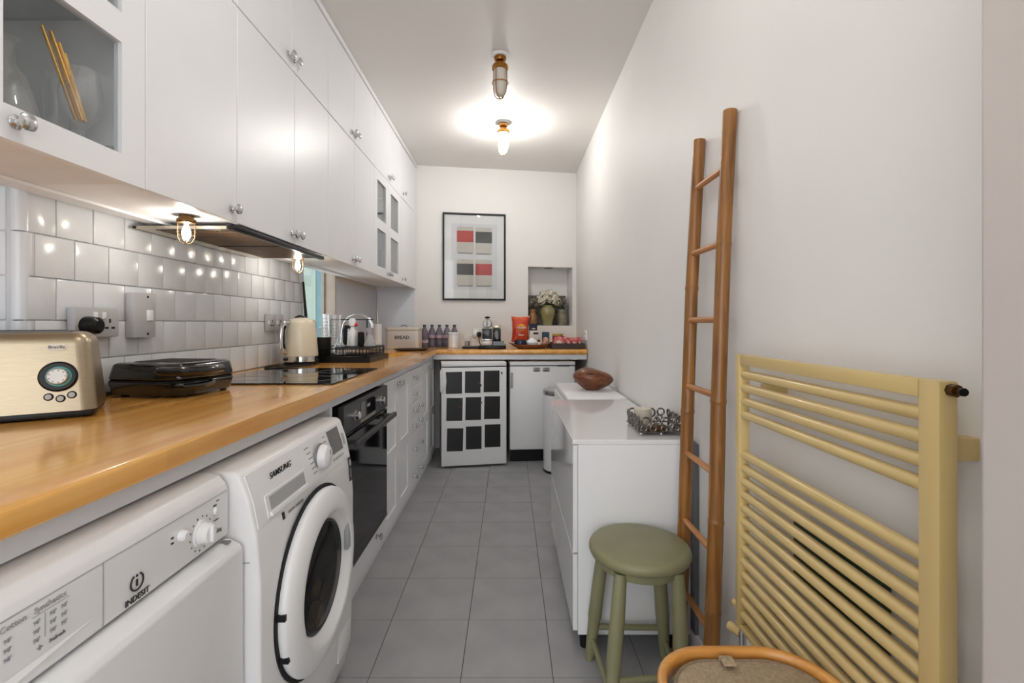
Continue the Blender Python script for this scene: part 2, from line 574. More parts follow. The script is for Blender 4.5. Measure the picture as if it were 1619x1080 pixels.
for a, b, m_ in ((4.30, 4.62, PALEG), (4.63, 4.98, PALEG), (4.99, 5.37, PALEG), (5.385, 5.585, TEAL), (5.64, 5.74, BLUEP), (5.75, 6.0, BLUEP)):
    obj('fence_board', bx(-2.23, -2.2, a, b, -0.2, 2.0, 0.006), m_, fe)
for z in (0.4, 1.5):
    obj('fence_rail', bx(-2.27, -2.232, 4.3, 6.0, z, z + 0.08), PALEG, fe)

# trims
struct('trim_1', bx(-0.880, -0.852, 0.735, 4.36, 2.588, CEILZ - 0.001, 0.003), CAB, 'thin white cornice strip above the wall cabinets')
struct('trim_2', bx(-0.655, -0.637, 0.2, 3.925, 0.858, 0.899), FASC, 'grey fascia strip below the long worktop')
struct('trim_3', bx(-0.636, 0.643, 3.926, 3.944, 0.858, 0.899), FASC, 'grey fascia strip below the end worktop')
struct('baseboard_left', bx(-0.68, -0.660, 1.69, 4.045, 0, 0.062), CAB, 'white plinth below the base cabinets')

# ================================================================== WALL CABINETS
knob_prof = [(0.0, 0.0), (0.0125, 0.0), (0.0125, 0.002), (0.006, 0.005), (0.0045, 0.010), (0.005, 0.016), (0.012, 0.0185),
             (0.0158, 0.022), (0.0158, 0.0255), (0.011, 0.0295), (0.0, 0.031)]
KNOB = mesh_of(lathe(new(), knob_prof, n=20, axis='X'), CHROME)
XF = -0.86          # face of the wall-cabinet doors
ZB, ZM, ZT = 1.476, 2.162, 2.585

def carcass(y0, y1, z0, z1, x0, x1, th=0.016, shelves=()):
    b = new()
    box(b, x0, x1, y0, y0 + th, z0, z1); box(b, x0, x1, y1 - th, y1, z0, z1)
    box(b, x0, x1, y0 + th, y1 - th, z0, z0 + th); box(b, x0, x1, y0 + th, y1 - th, z1 - th, z1)
    box(b, x0, x0 + 0.008, y0 + th, y1 - th, z0 + th, z1 - th)
    for z in shelves:
        box(b, x0 + 0.008, x1 - 0.02, y0 + th, y1 - th, z, z + 0.014)
    return b

def wall_unit(y0, y1, doors, label, z0, z1, kz, glass=False):
    """doors: list of (ya, yb, knob_y)"""
    t = thing('wall_cabinet', label, 'cabinet', (XL, (y0 + y1) / 2, z0), group='white wall cabinets over the worktop')
    m = inv(t)
    lift = 0.012 if z0 < 2 else 0.0
    shelves = ()
    obj('body', carcass(y0 + 0.0005, y1 - 0.0005, z0 + lift, z1, -1.205, XF - 0.019, shelves=shelves), CABIN if glass else CAB, t)
    if glass:
        obj('glass_shelf', bx(-1.196, XF - 0.03, y0 + 0.0175, y1 - 0.0175, 1.864, 1.874), PANE, t)
    if z0 < 2:
        obj('underside_rail', bx(-1.16, -1.12, y0 + 0.0005, y1 - 0.0005, z0 + 0.004, z0 + lift - 0.0005), CAB, t)
    for ya, yb, ky in doors:
        a, b = ya + 0.0015, yb - 0.0015
        if glass:
            g = new()
            st = 0.066
            ys = [a, a + st, b - st, b]
            zz = [z0, z0 + 0.06, 1.783, 1.850, z1 - 0.062, z1 - 0.002]
            tt = bmesh.new()
            gridsolid(tt, [-q for q in reversed(ys)] if False else ys, zz, lambda i, j: not (i == 1 and j in (1, 3)), 0.0, 0.018)
            # plan (y,z) extruded along x
            R = Matrix(((0, 0, 1, XF - 0.018), (1, 0, 0, 0), (0, 1, 0, 0), (0, 0, 0, 1)))
            _merge(g, tt, R)
            d = obj('door', g, CAB, t)
            for q0, q1 in ((zz[1], zz[2]), (zz[3], zz[4])):
                obj('pane', bx(XF - 0.013, XF - 0.009, ys[1] + 0.0004, ys[2] - 0.0004, q0 + 0.0004, q1 - 0.0004), CLEAR, d)
        else:
            d = obj('door', bx(XF - 0.018, XF, a, b, z0, z1 - 0.002, 0.0015, 1), CAB, t)
        put(KNOB, 'knob', (XF, ky, kz), d)
    return t

LOWK = ZB + 0.037
wall_unit(0.735, 1.1165, [(0.735, 1.1165, 0.822)], 'glass-fronted wall cabinet with gold straws nearest the camera', ZB, ZM, ZB + 0.034, True)
wall_unit(1.1165, 1.492, [(1.1165, 1.492, 1.462)], 'wide plain white wall cabinet next to the gold straws', ZB, ZM, LOWK)
wall_unit(1.492, 2.242, [(1.492, 1.890, 1.866), (1.890, 2.242, 1.914)], 'white double-door wall cabinet directly above the extractor hood', ZB, ZM, LOWK)
wall_unit(2.242, 3.01, [(2.242, 2.617, 2.592), (2.617, 3.01, 2.644)], 'white double-door wall cabinet left of the paned glass doors', ZB, ZM, LOWK)
wall_unit(3.01, 3.724, [(3.01, 3.36, 3.335), (3.36, 3.724, 3.385)], 'wall cabinet with a pair of paned glass doors', ZB, ZM, LOWK - 0.006, True)
wall_unit(3.724, 4.24, [(3.724, 4.24, 3.80)], 'narrow white wall cabinet beside the end wall', ZB, ZM, LOWK)
UPK = ZM + 0.045
wall_unit(0.735, 1.492, [(0.735, 1.1165, 1.09), (1.1165, 1.492, 1.14)], 'high white cabinet row, unit above the gold straws', 2.164, ZT, UPK)
wall_unit(1.492, 2.242, [(1.492, 1.865, 1.838), (1.865, 2.242, 1.892)], 'high white cabinet above the hood cabinet, under the cornice', 2.164, ZT, UPK)
wall_unit(2.242, 3.01, [(2.242, 2.617, 2.59), (2.617, 3.01, 2.645)], 'high white double cabinet left of the one over the glass doors', 2.164, ZT, UPK)
wall_unit(3.01, 3.724, [(3.01, 3.39, 3.365), (3.39, 3.724, 3.415)], 'high white double cabinet above the paned glass doors', 2.164, ZT, UPK)
wall_unit(3.724, 4.24, [(3.724, 4.24, 3.82)], 'small high white cabinet in the corner by the end wall', 2.164, ZT, UPK)
struct('trim_4', bx(-0.90, -0.862, 4.2405, 4.355, ZB, 2.587), CAB, 'white filler strip between cabinets and end wall')

# ================================================================== WORKTOP
WZ0, WZ1 = 0.90, 0.942
XE, YE = -0.598, 3.90
xs = [-1.52, XL + 0.003, -1.13, -0.72, XE, 0.643]
ys = [0.2, 1.15, 2.80, 3.00, 3.50, YE, 4.14, 5.0]
def wfill(i, j):
    if i == 0: return j == 0
    if i == 4: return j >= 5
    if i == 2 and j == 3: return False
    return True
def wyf(x, y, j):
    return min(wy(x) - 0.004, 4.6) if j == len(ys) - 1 else y
bm = new()
gridsolid(bm, xs, ys, wfill, WZ0, WZ1, wyf)
bm.edges.ensure_lookup_table()
fe_ = [e for e in bm.edges if (all(abs(v.co.x - XE) < 1e-5 and v.co.y <= YE + 1e-5 for v in e.verts) or
       all(abs(v.co.y - YE) < 1e-5 and v.co.x >= XE - 1e-5 for v in e.verts)) and abs(e.verts[0].co.z - e.verts[1].co.z) < 1e-6
       and not (abs(e.verts[0].co.x - XE) > 1e-5 and e.verts[0].co.x < XE)]
bmesh.ops.bevel(bm, geom=fe_, offset=0.017, segments=4, profile=0.5, affect='EDGES', clamp_overlap=True)
tag(obj('worktop', bm, WTOP, ang=40), 'honey coloured wooden worktop with rounded front edge running round the corner', 'worktop')

# undermounted sink
sk = new()
box(sk, -1.13, -0.72, 3.00, 3.50, 0.72, 0.73)
for a in ((-1.14, -1.13, 2.99, 3.51), (-0.72, -0.71, 2.99, 3.51), (-1.13, -0.72, 2.99, 3.0), (-1.13, -0.72, 3.5, 3.51)):
    box(sk, *a, 0.72, 0.899)
so = thing('kitchen_sink', 'white undermounted sink in the wooden worktop', 'sink', (-0.925, 3.25, 0.72))
obj('basin', sk, GLOSSW, so)
obj('drain', lathe(new(), [(0.0, 0.0), (0.035, 0.0), (0.038, 0.003), (0.025, 0.004), (0, 0.002)], (-0.925, 3.25, 0.7302)), CHROME, so)

# ================================================================== BASE CABINETS
XD = -0.64
def shaker(y0, y1, z0, z1, rows, st=0.055, x=XD, depth=0.008):
    """framed door with recessed panels: rows = list of (za, zb)"""
    g = new()
    box(g, x - 0.02, x - depth, y0, y1, z0, z1)
    ys_ = [y0, y0 + st, y1 - st, y1]
    zz = [z0]
    for a, b in rows: zz += [a, b]
    zz.append(z1)
    tt = bmesh.new()
    gridsolid(tt, ys_, zz, lambda i, j: not (i == 1 and j % 2 == 1), 0.0, depth)
    R = Matrix(((0, 0, 1, x - depth), (1, 0, 0, 0), (0, 1, 0, 0), (0, 0, 0, 1)))
    _merge(g, tt, R)
    return g

def base_unit(y0, y1, label):
    t = thing('base_cabinet', label, 'cabinet', (-0.9, (y0 + y1) / 2, 0), group='white base cabinets below the worktop')
    obj('body', carcass(y0 + 0.0005, y1 - 0.0005, 0.064, 0.856, -1.20, XD - 0.021), CAB, t)
    return t
def doors_unit(y0, y1, label):
    t = base_unit(y0, y1, label)
    ym = (y0 + y1) / 2
    for a, b, k in ((y0, ym, ym - 0.03), (ym, y1, ym + 0.03)):
        d = obj('door', shaker(a + 0.0015, b - 0.0015, 0.066, 0.853, [(0.13, 0.40), (0.47, 0.775)]), CAB, t)
        put(KNOB, 'knob', (XD, k, 0.815), d)
    return t
doors_unit(2.412, 3.04, 'white framed two-door base cabinet between oven and drawers')
t = base_unit(3.04, 3.45, 'white base cabinet with a column of drawers')
zz = [0.066, 0.216, 0.424, 0.528, 0.632, 0.745, 0.853]
for k in range(6):
    d = obj('drawer', bx(XD - 0.02, XD, 3.042, 3.448, zz[k] + 0.002, zz[k + 1] - 0.002, 0.002, 1), CAB, t)
    zc = (zz[k] + zz[k + 1]) / 2
    for y in ((3.15, 3.35) if k < 4 else (3.15,)):
        put(KNOB, 'knob', (XD, y, zc), d)
doors_unit(3.45, 4.04, 'white framed two-door base cabinet beside the fridges')

# oven housing and oven
t = thing('oven_housing', 'white base cabinet holding the oven, with a low drawer', 'cabinet', (-0.9, 2.06, 0), group='white base cabinets below the worktop')
obj('side_panel', bx(-1.20, -0.645, 1.70, 1.718, 0.0, 0.857), CAB, t)
obj('side_panel', bx(-1.20, -0.661, 2.394, 2.411, 0.063, 0.857), CAB, t)
obj('oven_shelf', bx(-1.20, -0.661, 1.7185, 2.3935, 0.175, 0.187), CAB, t)
d = obj('drawer', bx(XD - 0.02, XD, 1.720, 2.409, 0.066, 0.178, 0.002, 1), CAB, t)
put(KNOB, 'knob', (XD, 2.27, 0.135), d)

ov = thing('built_in_oven', 'black glass built-in oven with dark steel control panel and bar handle', 'oven', (-0.9, 2.09, 0.19))
obj('body', bx(-1.18, -0.645, 1.80, 2.385, 0.20, 0.842), BLACKM, ov)
cp = obj('control_panel', bx(-0.645, -0.622, 1.775, 2.408, 0.735, 0.845, 0.002, 1), DSTEEL, ov)
obj('display', bx(-0.622, -0.6205, 1.975, 2.19, 0.760, 0.828), BGLASS, cp)
obj('button_strip', bx(-0.622, -0.6208, 1.975, 2.19, 0.7435, 0.7545), STEEL, cp)
text('clock_digits', '18:08', 0.02, (-0.6201, 2.08, 0.800), RX, PLASTD, cp)
for y in (1.905, 2.285):
    k = new(); lathe(k, [(0, 0), (0.021, 0), (0.021, 0.003), (0.0165, 0.005), (0.0165, 0.018), (0.013, 0.021), (0, 0.021)], (-0.622, y, 0.787), 24, 'X')
    obj('control_knob', k, CHROME, cp)
od = obj('oven_door', bx(-0.645, -0.624, 1.777, 2.406, 0.195, 0.728, 0.002, 1), OGLASS, ov)
obj('door_trim', bx(-0.645, -0.6225, 1.777, 2.406, 0.186, 0.1945), DSTEEL, od)
obj('vent_strip', bx(-0.644, -0.634, 1.78, 2.404, 0.729, 0.7345), BLACK, ov)
hb = new()
box(hb, -0.589, -0.571, 1.79, 2.395, 0.690, 0.712, 0.002)
obj('handle', hb, DSTEEL, od)
for y in (1.81, 2.35):
    obj('handle_bracket', bx(-0.624, -0.589, y, y + 0.025, 0.695, 0.708), DSTEEL, od)

# ================================================================== WASHING MACHINE
WY0, WY1 = 0.992, 1.585
wm = thing('washing_machine', 'white front-loading washing machine with round door and small display', 'washing machine', (-0.85, 1.29, 0))
prof = [(-1.17, 0.02), (-0.552, 0.02), (-0.53, 0.12), (-0.523, 0.35), (-0.523, 0.60), (-0.53, 0.70), (-0.546, 0.78), (-0.566, 0.838), (-0.578, 0.846), (-1.17, 0.846)]
b = prism(new(), prof, 'Y', WY0, WY1, 0.008, 3)
body = obj('body', b, PLAST, wm, ang=50)
obj('side_seam', bx(-1.165, -0.545, WY0 - 0.0008, WY0 + 0.0002, 0.655, 0.6575), PLASTD, body)
obj('side_seam', bx(-0.622, -0.620, WY0 - 0.0008, WY0 + 0.0002, 0.03, 0.838), PLASTD, body)
for y in (WY0 + 0.06, WY1 - 0.06):
    for x in (-1.1, -0.62):
        obj('foot', lathe(new(), [(0.022, 0.0), (0.022, 0.012), (0.012, 0.02)], (x, y, 0.0005), 12), BLACK, wm)
def wface(z):
    pts_ = prof[1:8]
    for (x0, z0), (x1, z1) in zip(pts_[:-1], pts_[1:]):
        if z0 <= z <= z1: return x0 + (x1 - x0) * (z - z0) / (z1 - z0)
    return -0.55
# control panel sheet following the front
def wsheet(y0, y1, z0, z1, off, n=6):
    b = new()
    vs = []
    for k in range(n + 1):
        z = z0 + (z1 - z0) * k / n
        vs.append([bm_v for bm_v in (b.verts.new((wface(z) + off, y0, z)), b.verts.new((wface(z) + off, y1, z)),
                                    b.verts.new((wface(z) - 0.004, y1, z)), b.verts.new((wface(z) - 0.004, y0, z)))])
    for a, c in zip(vs[:-1], vs[1:]):
        for i in range(4):
            b.faces.new((a[i], a[(i + 1) % 4], c[(i + 1) % 4], c[i]))
    b.faces.new(vs[0]); b.faces.new(list(reversed(vs[-1])))
    return b
pan = obj('control_panel', wsheet(WY0 + 0.012, WY1 - 0.012, 0.722, 0.834, 0.002, 8), PLAST, wm)
GREYD = pm('display_grey', (120, 122, 124), 0.2, var=0.02)
obj('display', wsheet(1.440, 1.528, 0.757, 0.827, 0.0035), GREYD, pan)
dz = 0.779
k = new(); lathe(k, [(0, 0), (0.037, 0), (0.036, 0.006), (0.0, 0.006)], (wface(dz) + 0.001, 1.352, dz), 28, 'X')
obj('dial_ring', k, GREYD, pan)
k = new(); lathe(k, [(0.034, 0), (0.033, 0.012), (0.029, 0.024), (0.020, 0.029), (0, 0.029)], (wface(dz) + 0.003, 1.354, dz), 28, 'X')
dl = obj('dial', k, PLAST, pan)
obj('dial_mark', bx(wface(dz) + 0.032, wface(dz) + 0.0328, 1.353, 1.356, dz + 0.006, dz + 0.018), GREYD, dl)
for k in range(6):
    z = 0.816 - k * 0.014
    obj('programme_print', wsheet(1.280 + 0.003 * k, 1.305 + 0.003 * k, z, z + 0.002, 0.0028, 1), INKG, pan)
for k in range(5):
    z = 0.818 - k * 0.014
    obj('programme_print', wsheet(1.404, 1.420, z, z + 0.002, 0.0028, 1), INKG, pan)
for k in range(5):
    obj('button', wsheet(1.440 + 0.018 * k, 1.451 + 0.018 * k, 0.738, 0.745, 0.0035, 1), PLASTD, pan)
obj('start_button', wsheet(1.54, 1.555, 0.765, 0.80, 0.0035, 2), PLASTD, pan)
text('brand_lettering', 'SAMSUNG', 0.023, (wface(0.806) + 0.0035, 1.140, 0.806), RX, INK, pan, bold=0.0002)
dr = obj('detergent_drawer', wsheet(1.045, 1.25, 0.728, 0.776, 0.0045, 4), PLAST, wm)
obj('drawer_recess', wsheet(1.058, 1.236, 0.741, 0.771, 0.0055, 3), PLASTD, dr)
obj('drawer_lip', wsheet(1.052, 1.243, 0.730, 0.739, 0.010, 2), PLAST, dr)
text('drum_lettering', 'DIGITAL INVERTER', 0.0095, (wface(0.708) + 0.0035, 1.170, 0.708), RX, INKG, wm)
obj('emblem', wsheet(1.105, 1.114, 0.700, 0.716, 0.0022, 2), INK, wm)
st_ = obj('energy_sticker', wsheet(1.553, 1.574, 0.640, 0.715, 0.0022, 4), INK, wm)
obj('sticker_print', wsheet(1.556, 1.571, 0.690, 0.709, 0.0030, 2), PLASTD, st_)
obj('sticker_print', wsheet(1.559, 1.568, 0.650, 0.680, 0.0030, 2), INKG, st_)
# round door: ring, dark gap, glass and laundry behind it
DC = (0, 1.283, 0.478)
def dlathe(p, n=56):
    return lathe(new(), [(r, x) for r, x in p], (0, DC[1], DC[2]), n, 'X', cap0=False, cap1=False)
obj('door_gasket_gap', dlathe([(0.236, -0.5235), (0.236, -0.519), (0.20, -0.519), (0.20, -0.5235)]), BLACKM, wm)
ringp = [(0.150, -0.5225), (0.226, -0.5185), (0.2285, -0.511), (0.227, -0.503), (0.221, -0.497), (0.205, -0.4895), (0.185, -0.4845), (0.172, -0.4835), (0.166, -0.4855),
         (0.160, -0.492), (0.152, -0.501), (0.143, -0.507), (0.137, -0.5165)]
dor = obj('door_ring', dlathe(ringp), PLAST, wm, ang=50)
WGL = glassm('door_glass', (0.42, 0.40, 0.37), 0.03, (0.8, 0.8, 0.8), 0.0, 0.3)
obj('door_glass', dlathe([(0.1385, -0.508), (0.125, -0.503), (0.08, -0.499), (0.0, -0.498)]), WGL, dor)
obj('door_glass_rim', dlathe([(0.139, -0.515), (0.1405, -0.506), (0.134, -0.505), (0.133, -0.515)]), BLACK, dor)
obj('drum_back', dlathe([(0.14, -0.5178), (0.0, -0.5178)]), BLACK, wm)
for i, (yy, zz_, r_, c_) in enumerate(((1.23, 0.40, 0.035, (108, 92, 66)), (1.27, 0.375, 0.03, (150, 138, 122)), (1.31, 0.41, 0.034, (74, 66, 48)),
                                        (1.25, 0.455, 0.028, (96, 78, 40)), (1.335, 0.455, 0.028, (58, 56, 50)))):
    obj('laundry', blob(new(), (-0.5115, yy, zz_), 0.006, r_, r_, 2, 0.15), pm('laundry_%d' % i, c_, 0.9, var=0.2, scale=60), wm)
obj('handle_recess', bx(-0.500, -0.4862, 1.425, 1.450, 0.475, 0.560, 0.003), PLASTD, dor)
for z in (0.50, 0.395):
    obj('hinge_stop', bx(-0.520, -0.500, 1.052 if z > 0.45 else 1.068, 1.066 if z > 0.45 else 1.082, z - 0.007, z + 0.007), BLACKM, dor)
obj('filter_flap', bx(-0.540, -0.5275, 1.46, 1.57, 0.105, 0.19, 0.002), PLAST, wm)

# ================================================================== DRYER
DY0, DY1 = 0.385, 0.979
dy = thing('tumble_dryer', 'white tumble dryer with raised control panel under the worktop, nearest the camera', 'dryer', (-0.85, 0.68, 0))
obj('body', bx(-1.17, -0.606, DY0, DY1, 0.02, 0.838, 0.006), PLAST, dy)
for y in (DY0 + 0.06, DY1 - 0.06):
    obj('foot', lathe(new(), [(0.022, 0.0), (0.022, 0.012), (0.012, 0.02)], (-0.66, y, 0.0005), 12), BLACK, dy)
pp = [(-0.605, 0.722), (-0.590, 0.718), (-0.584, 0.725), (-0.583, 0.813), (-0.587, 0.829), (-0.601, 0.845), (-0.625, 0.851), (-0.80, 0.851), (-0.80, 0.84), (-0.605, 0.839)]
pn = obj('control_panel', prism(new(), pp, 'Y', DY0, DY1 + 0.002, 0.004, 3), PLAST, dy, ang=50)
obj('panel_seam', bx(-0.5845, -0.5825, DY0 + 0.004, DY1 - 0.004, 0.8155, 0.8167), PLASTD, pn)
obj('panel_seam', bx(-0.5845, -0.5825, 0.677, 0.6784, 0.724, 0.8155), PLASTD, pn)
XPn = -0.583
obj('dial_base', lathe(new(), [(0, 0), (0.0245, 0), (0.023, 0.003), (0, 0.003)], (XPn, 0.893, 0.763), 28, 'X'), PLAST, pn)
obj('dial', lathe(new(), [(0.0195, 0), (0.0185, 0.013), (0.015, 0.017), (0, 0.017)], (XPn + 0.003, 0.893, 0.763), 28, 'X'), PLAST, pn)
obj('dial_grip', bx(XPn + 0.014, XPn + 0.026, 0.889, 0.897, 0.747, 0.779, 0.003), PLAST, pn)
for k in range(15):
    a = PI * 0.60 + k * 2 * PI * 0.055 * 1.3
    obj('dial_print', bx(XPn - 0.0002, XPn + 0.0006, 0.893 + 0.031 * math.cos(a) - 0.0014, 0.893 + 0.031 * math.cos(a) + 0.0014,
                         0.763 + 0.031 * math.sin(a) - 0.0016, 0.763 + 0.031 * math.sin(a) + 0.0016), INKG, pn)
obj('push_button', lathe(new(), [(0.0095, 0), (0.009, 0.009), (0.006, 0.012), (0, 0.012)], (XPn, 0.838, 0.783), 20, 'X'), PLAST, pn)
obj('push_button', lathe(new(), [(0.008, 0), (0.0075, 0.006), (0, 0.007)], (XPn, 0.935, 0.787), 20, 'X', sy=0.7), PLAST, pn)
for y, z, ww, hh in ((0.817, 0.788, 0.006, 0.003), (0.817, 0.779, 0.006, 0.003), (0.935, 0.799, 0.010, 0.003), (0.94, 0.769, 0.014, 0.0015), (0.944, 0.806, 0.009, 0.0018)):
    obj('panel_print', bx(XPn - 0.0002, XPn + 0.0005, y - ww / 2, y + ww / 2, z - hh / 2, z + hh / 2), INK, pn)
text('panel_lettering', '6-8kg', 0.010, (XPn + 0.0005, 0.945, 0.745), RX, INKG, pn)
text('brand_lettering', 'INDESIT', 0.0135, (XPn + 0.0006, 0.740, 0.7315), RX, INK, pn)
tube_b = new()
arc = [(XPn + 0.0008, 0.739 + 0.0125 * math.cos(a), 0.7555 + 0.0125 * math.sin(a)) for a in [PI * (0.66 + 1.68 * i / 24) for i in range(25)]]
tube(tube_b, arc, 0.0013, 6)
obj('brand_emblem', tube_b, INK, pn)
em = bx(XPn, XPn + 0.0012, 0.7375, 0.7405, 0.7495, 0.7595); box(em, XPn, XPn + 0.0012, 0.7375, 0.7405, 0.7635, 0.767)
obj('brand_emblem', em, INK, pn)
text('panel_lettering', 'Synthetics', 0.0105, (XPn + 0.0005, 0.600, 0.806), RX, INKL, pn)
text('panel_lettering', 'Mixed Cotton', 0.0105, (XPn + 0.0005, 0.540, 0.806), RX, INKL, pn)
obj('panel_line', bx(XPn - 0.0002, XPn + 0.0004, 0.577, 0.626, 0.7988, 0.7994), INKL, pn)
for (cy, n_) in ((0.548, 3), (0.582, 3), (0.603, 3), (0.618, 3)):
    for k in range(n_):
        text('panel_lettering', "90'", 0.0075, (XPn + 0.0005, cy, 0.791 - 0.0110 * k), RX, INKL, pn)
obj('panel_line', bx(XPn - 0.0002, XPn + 0.0004, 0.5925, 0.5932, 0.767, 0.797), INKL, pn)
text('panel_lettering', 'Refresh', 0.0070, (XPn + 0.0005, 0.609, 0.757), RX, INKG, pn)
text('panel_lettering', '+', 0.013, (XPn + 0.0005, 0.586, 0.757), RX, INKG, pn)
# water-tank drawer with a wedge-shaped grip
gr = new()
vs = [gr.verts.new(p) for p in ((-0.5832, 0.42, 0.7425), (-0.5832, 0.664, 0.747), (-0.5832, 0.42, 0.722), (-0.5722, 0.42, 0.7235), (-0.5722, 0.42, 0.7265))]
gr.faces.new((vs[0], vs[1], vs[4])); gr.faces.new((vs[4], vs[1], vs[3])); gr.faces.new((vs[3], vs[1], vs[2])); gr.faces.new((vs[0], vs[4], vs[3], vs[2])); gr.faces.new((vs[0], vs[2], vs[1]))
obj('tank_grip', gr, PLAST, pn, smooth=False)
ddp = [(-0.604, 0.045), (-0.556, 0.045), (-0.552, 0.055), (-0.552, 0.694), (-0.558, 0.704), (-0.580, 0.7145), (-0.604, 0.7145)]
dd = obj('door', prism(new(), ddp, 'Y', DY0, DY1 + 0.001, 0.003, 2), PLAST, dy, ang=40)
obj('door_hinge_mark', bx(-0.588, -0.570, 0.955, 0.968, 0.7120, 0.7152), INKG, dd)

# ================================================================== FRIDGES
def fridge(name, label, loc, rz, wd, dp, h, kick):
    t = thing(name, label, 'fridge', loc, rz)
    obj('body', bx(0.003, wd - 0.003, 0.05, dp, 0.02, h - 0.034, 0.004), PLASTD if kick else PLAST, t, True)
    obj('top_lid', bx(0, wd, 0.0, dp, h - 0.033, h, 0.006), PLAST, t, True)
    z0 = 0.105 if kick else 0.018
    d = obj('door', bx(0.0, wd, 0, 0.048, z0, h - 0.040, 0.007, 3), PLAST, t, True)
    obj('door_gap', bx(0.004, wd - 0.004, 0.006, 0.05, h - 0.040, h - 0.033), BLACKM, t, True)
    if kick:
        obj('kick_plate', bx(0.004, wd - 0.004, 0.03, 0.05, 0.004, 0.104), BLACKM, t, True)
    for x in (0.04, wd - 0.04):
        for y in (0.07, dp - 0.05):
            obj('foot', lathe(new(), [(0.016, 0), (0.016, 0.02)], (x, y, 0.0005), 12), BLACK, t, True)
    return t, d
f1, d1 = fridge('undercounter_fridge', 'white fridge with nine black sheets stuck on its door', (-0.541, 3.752, 0), math.radians(10), 0.525, 0.55, 0.845, False)
SHEET = pm('black_sheet', (24, 24, 27), 0.3, var=0.15, scale=8)
k4 = 3.752 / 747.0
rows = [(588, 622.5), (629, 665.5), (677, 713.5)]
colsx = [(704.5, 730), (734.5, 759.5), (764.5, 790)]
for ri, (ya, yb) in enumerate(rows):
    for ci, (xa, xb) in enumerate(colsx):
        dxp = (1.0 if ri == 1 else 2.0 if ri == 2 else 0) * 0.8
        dyp = -(ci) * (1.2 if ri == 0 else 1.0 if ri == 1 else 4.0)
        cx = ((xa + xb) / 2 + dxp - 697.5) * k4 * 1.005
        cz = H - ((ya + yb) / 2 + dyp * 0.5 - 511) * 3.775 / 747.0
        M = Matrix.Translation((cx, -0.0012, cz)) @ Matrix.Rotation(random.uniform(-0.012, 0.03), 4, 'Y')
        hw, hh = (xb - xa) * k4 / 2, (yb - ya) * k4 / 2
        obj('black_sheet', bx(-hw, hw, -0.0008, 0.0008, -hh, hh, mat=M), SHEET, d1, True)
hb = new(); tube(hb, [(0.004, 0.01, 0.79), (-0.004, -0.006, 0.77), (-0.002, -0.02, 0.70), (-0.004, -0.006, 0.63), (0.004, 0.01, 0.61)], 0.009, 8)
prism(hb, [(0.006, 0.60), (0.020, 0.60), (0.036, 0.65), (0.040, 0.70), (0.036, 0.75), (0.020, 0.80), (0.006, 0.80)], 'Y', -0.012, -0.002, 0.003)
obj('handle', hb, PLAST, d1, True)
for x, z, c in ((0.315, 0.66, (40, 40, 50)), (0.30, 0.68, (70, 70, 70)), (0.155, 0.545, (60, 70, 60)), (0.150, 0.49, (120, 30, 40)), (0.317, 0.52, (90, 90, 90)), (0.485, 0.755, (40, 40, 44))):
    obj('fridge_magnet', blob(new(), (x, -0.004, z), 0.008, 0.003, 0.011, 1, 0.1), pm('magnet_%d' % int(x * 1000 + z * 100), c, 0.4), d1, True)
f2, d2 = fridge('undercounter_fridge', 'plain white fridge with black kick plate behind the bin', (0.003, 3.93, 0), math.radians(4), 0.55, 0.53, 0.84, True)
for x in (0.225, 0.305):
    s = obj('badge', bx(x - 0.030, x + 0.030, -0.0025, 0.0005, 0.755, 0.790), PLASTD, d2, True)
    obj('badge_print', bx(x - 0.024, x + 0.022, -0.0032, -0.0024, 0.757, 0.765), INK, s, True)
    obj('badge_print', bx(x - 0.014, x + 0.018, -0.0032, -0.0024, 0.772, 0.785), INKG, s, True)
obj('handle', bx(0.006, 0.026, -0.012, 0.002, 0.62, 0.75, 0.004), PLASTD, d2, True)
obj('brand_strip', bx(0.40, 0.50, -0.002, 0.0, 0.797, 0.802), INK, f2, True)
tag(obj('paper_scrap', bx(-0.42, -0.16, 3.70, 3.78, 0.0004, 0.0016), PLASTD), 'flat grey card lying on the floor before the fridge', 'card')

# ================================================================== RIGHT SIDE FURNITURE
# high gloss chest of drawers
CX0, CX1, CY0, CY1, CZ = 0.222, 0.634, 1.652, 2.516, 0.752
ch = thing('chest_of_drawers', 'glossy white two-drawer chest behind the green stool', 'chest', ((CX0 + CX1) / 2, (CY0 + CY1) / 2, 0))
obj('top', bx(CX0 - 0.002, CX1, CY0 - 0.002, CY1, CZ - 0.016, CZ, 0.0015, 1), GLOSSW, ch)
obj('side_panel', bx(CX0 + 0.018, CX1, CY0, CY0 + 0.018, 0.07, CZ - 0.0165, 0.001, 1), CAB, ch)
obj('side_panel', bx(CX0 + 0.018, CX1, CY1 - 0.018, CY1, 0.07, CZ - 0.0165, 0.001, 1), CAB, ch)
obj('back_panel', bx(CX1 - 0.008, CX1, CY0 + 0.018, CY1 - 0.018, 0.07, CZ - 0.0165), CAB, ch)
obj('base_panel', bx(CX0 + 0.02, CX1 - 0.008, CY0 + 0.018, CY1 - 0.018, 0.07, 0.085), CAB, ch)
obj('drawer_front', bx(CX0, CX0 + 0.017, CY0, CY1, 0.356, CZ - 0.019, 0.0015, 1), GLOSSW, ch)
obj('drawer_front', bx(CX0, CX0 + 0.017, CY0, CY1, 0.085, 0.350, 0.0015, 1), GLOSSW, ch)
for x in (CX0 + 0.05, CX1 - 0.05):
    for y in (CY0 + 0.05, CY1 - 0.05):
        obj('foot', lathe(new(), [(0.018, 0), (0.022, 0.07)], (x, y, 0.0003), 12), BLACKM, ch)
tag(obj('chest_backing_board', bx(0.6355, 0.6485, 1.62, 2.50, 0.09, 0.745), pm('board_grey', (120, 122, 126), 0.6)), 'thin grey board slipped between chest and wall', 'board')

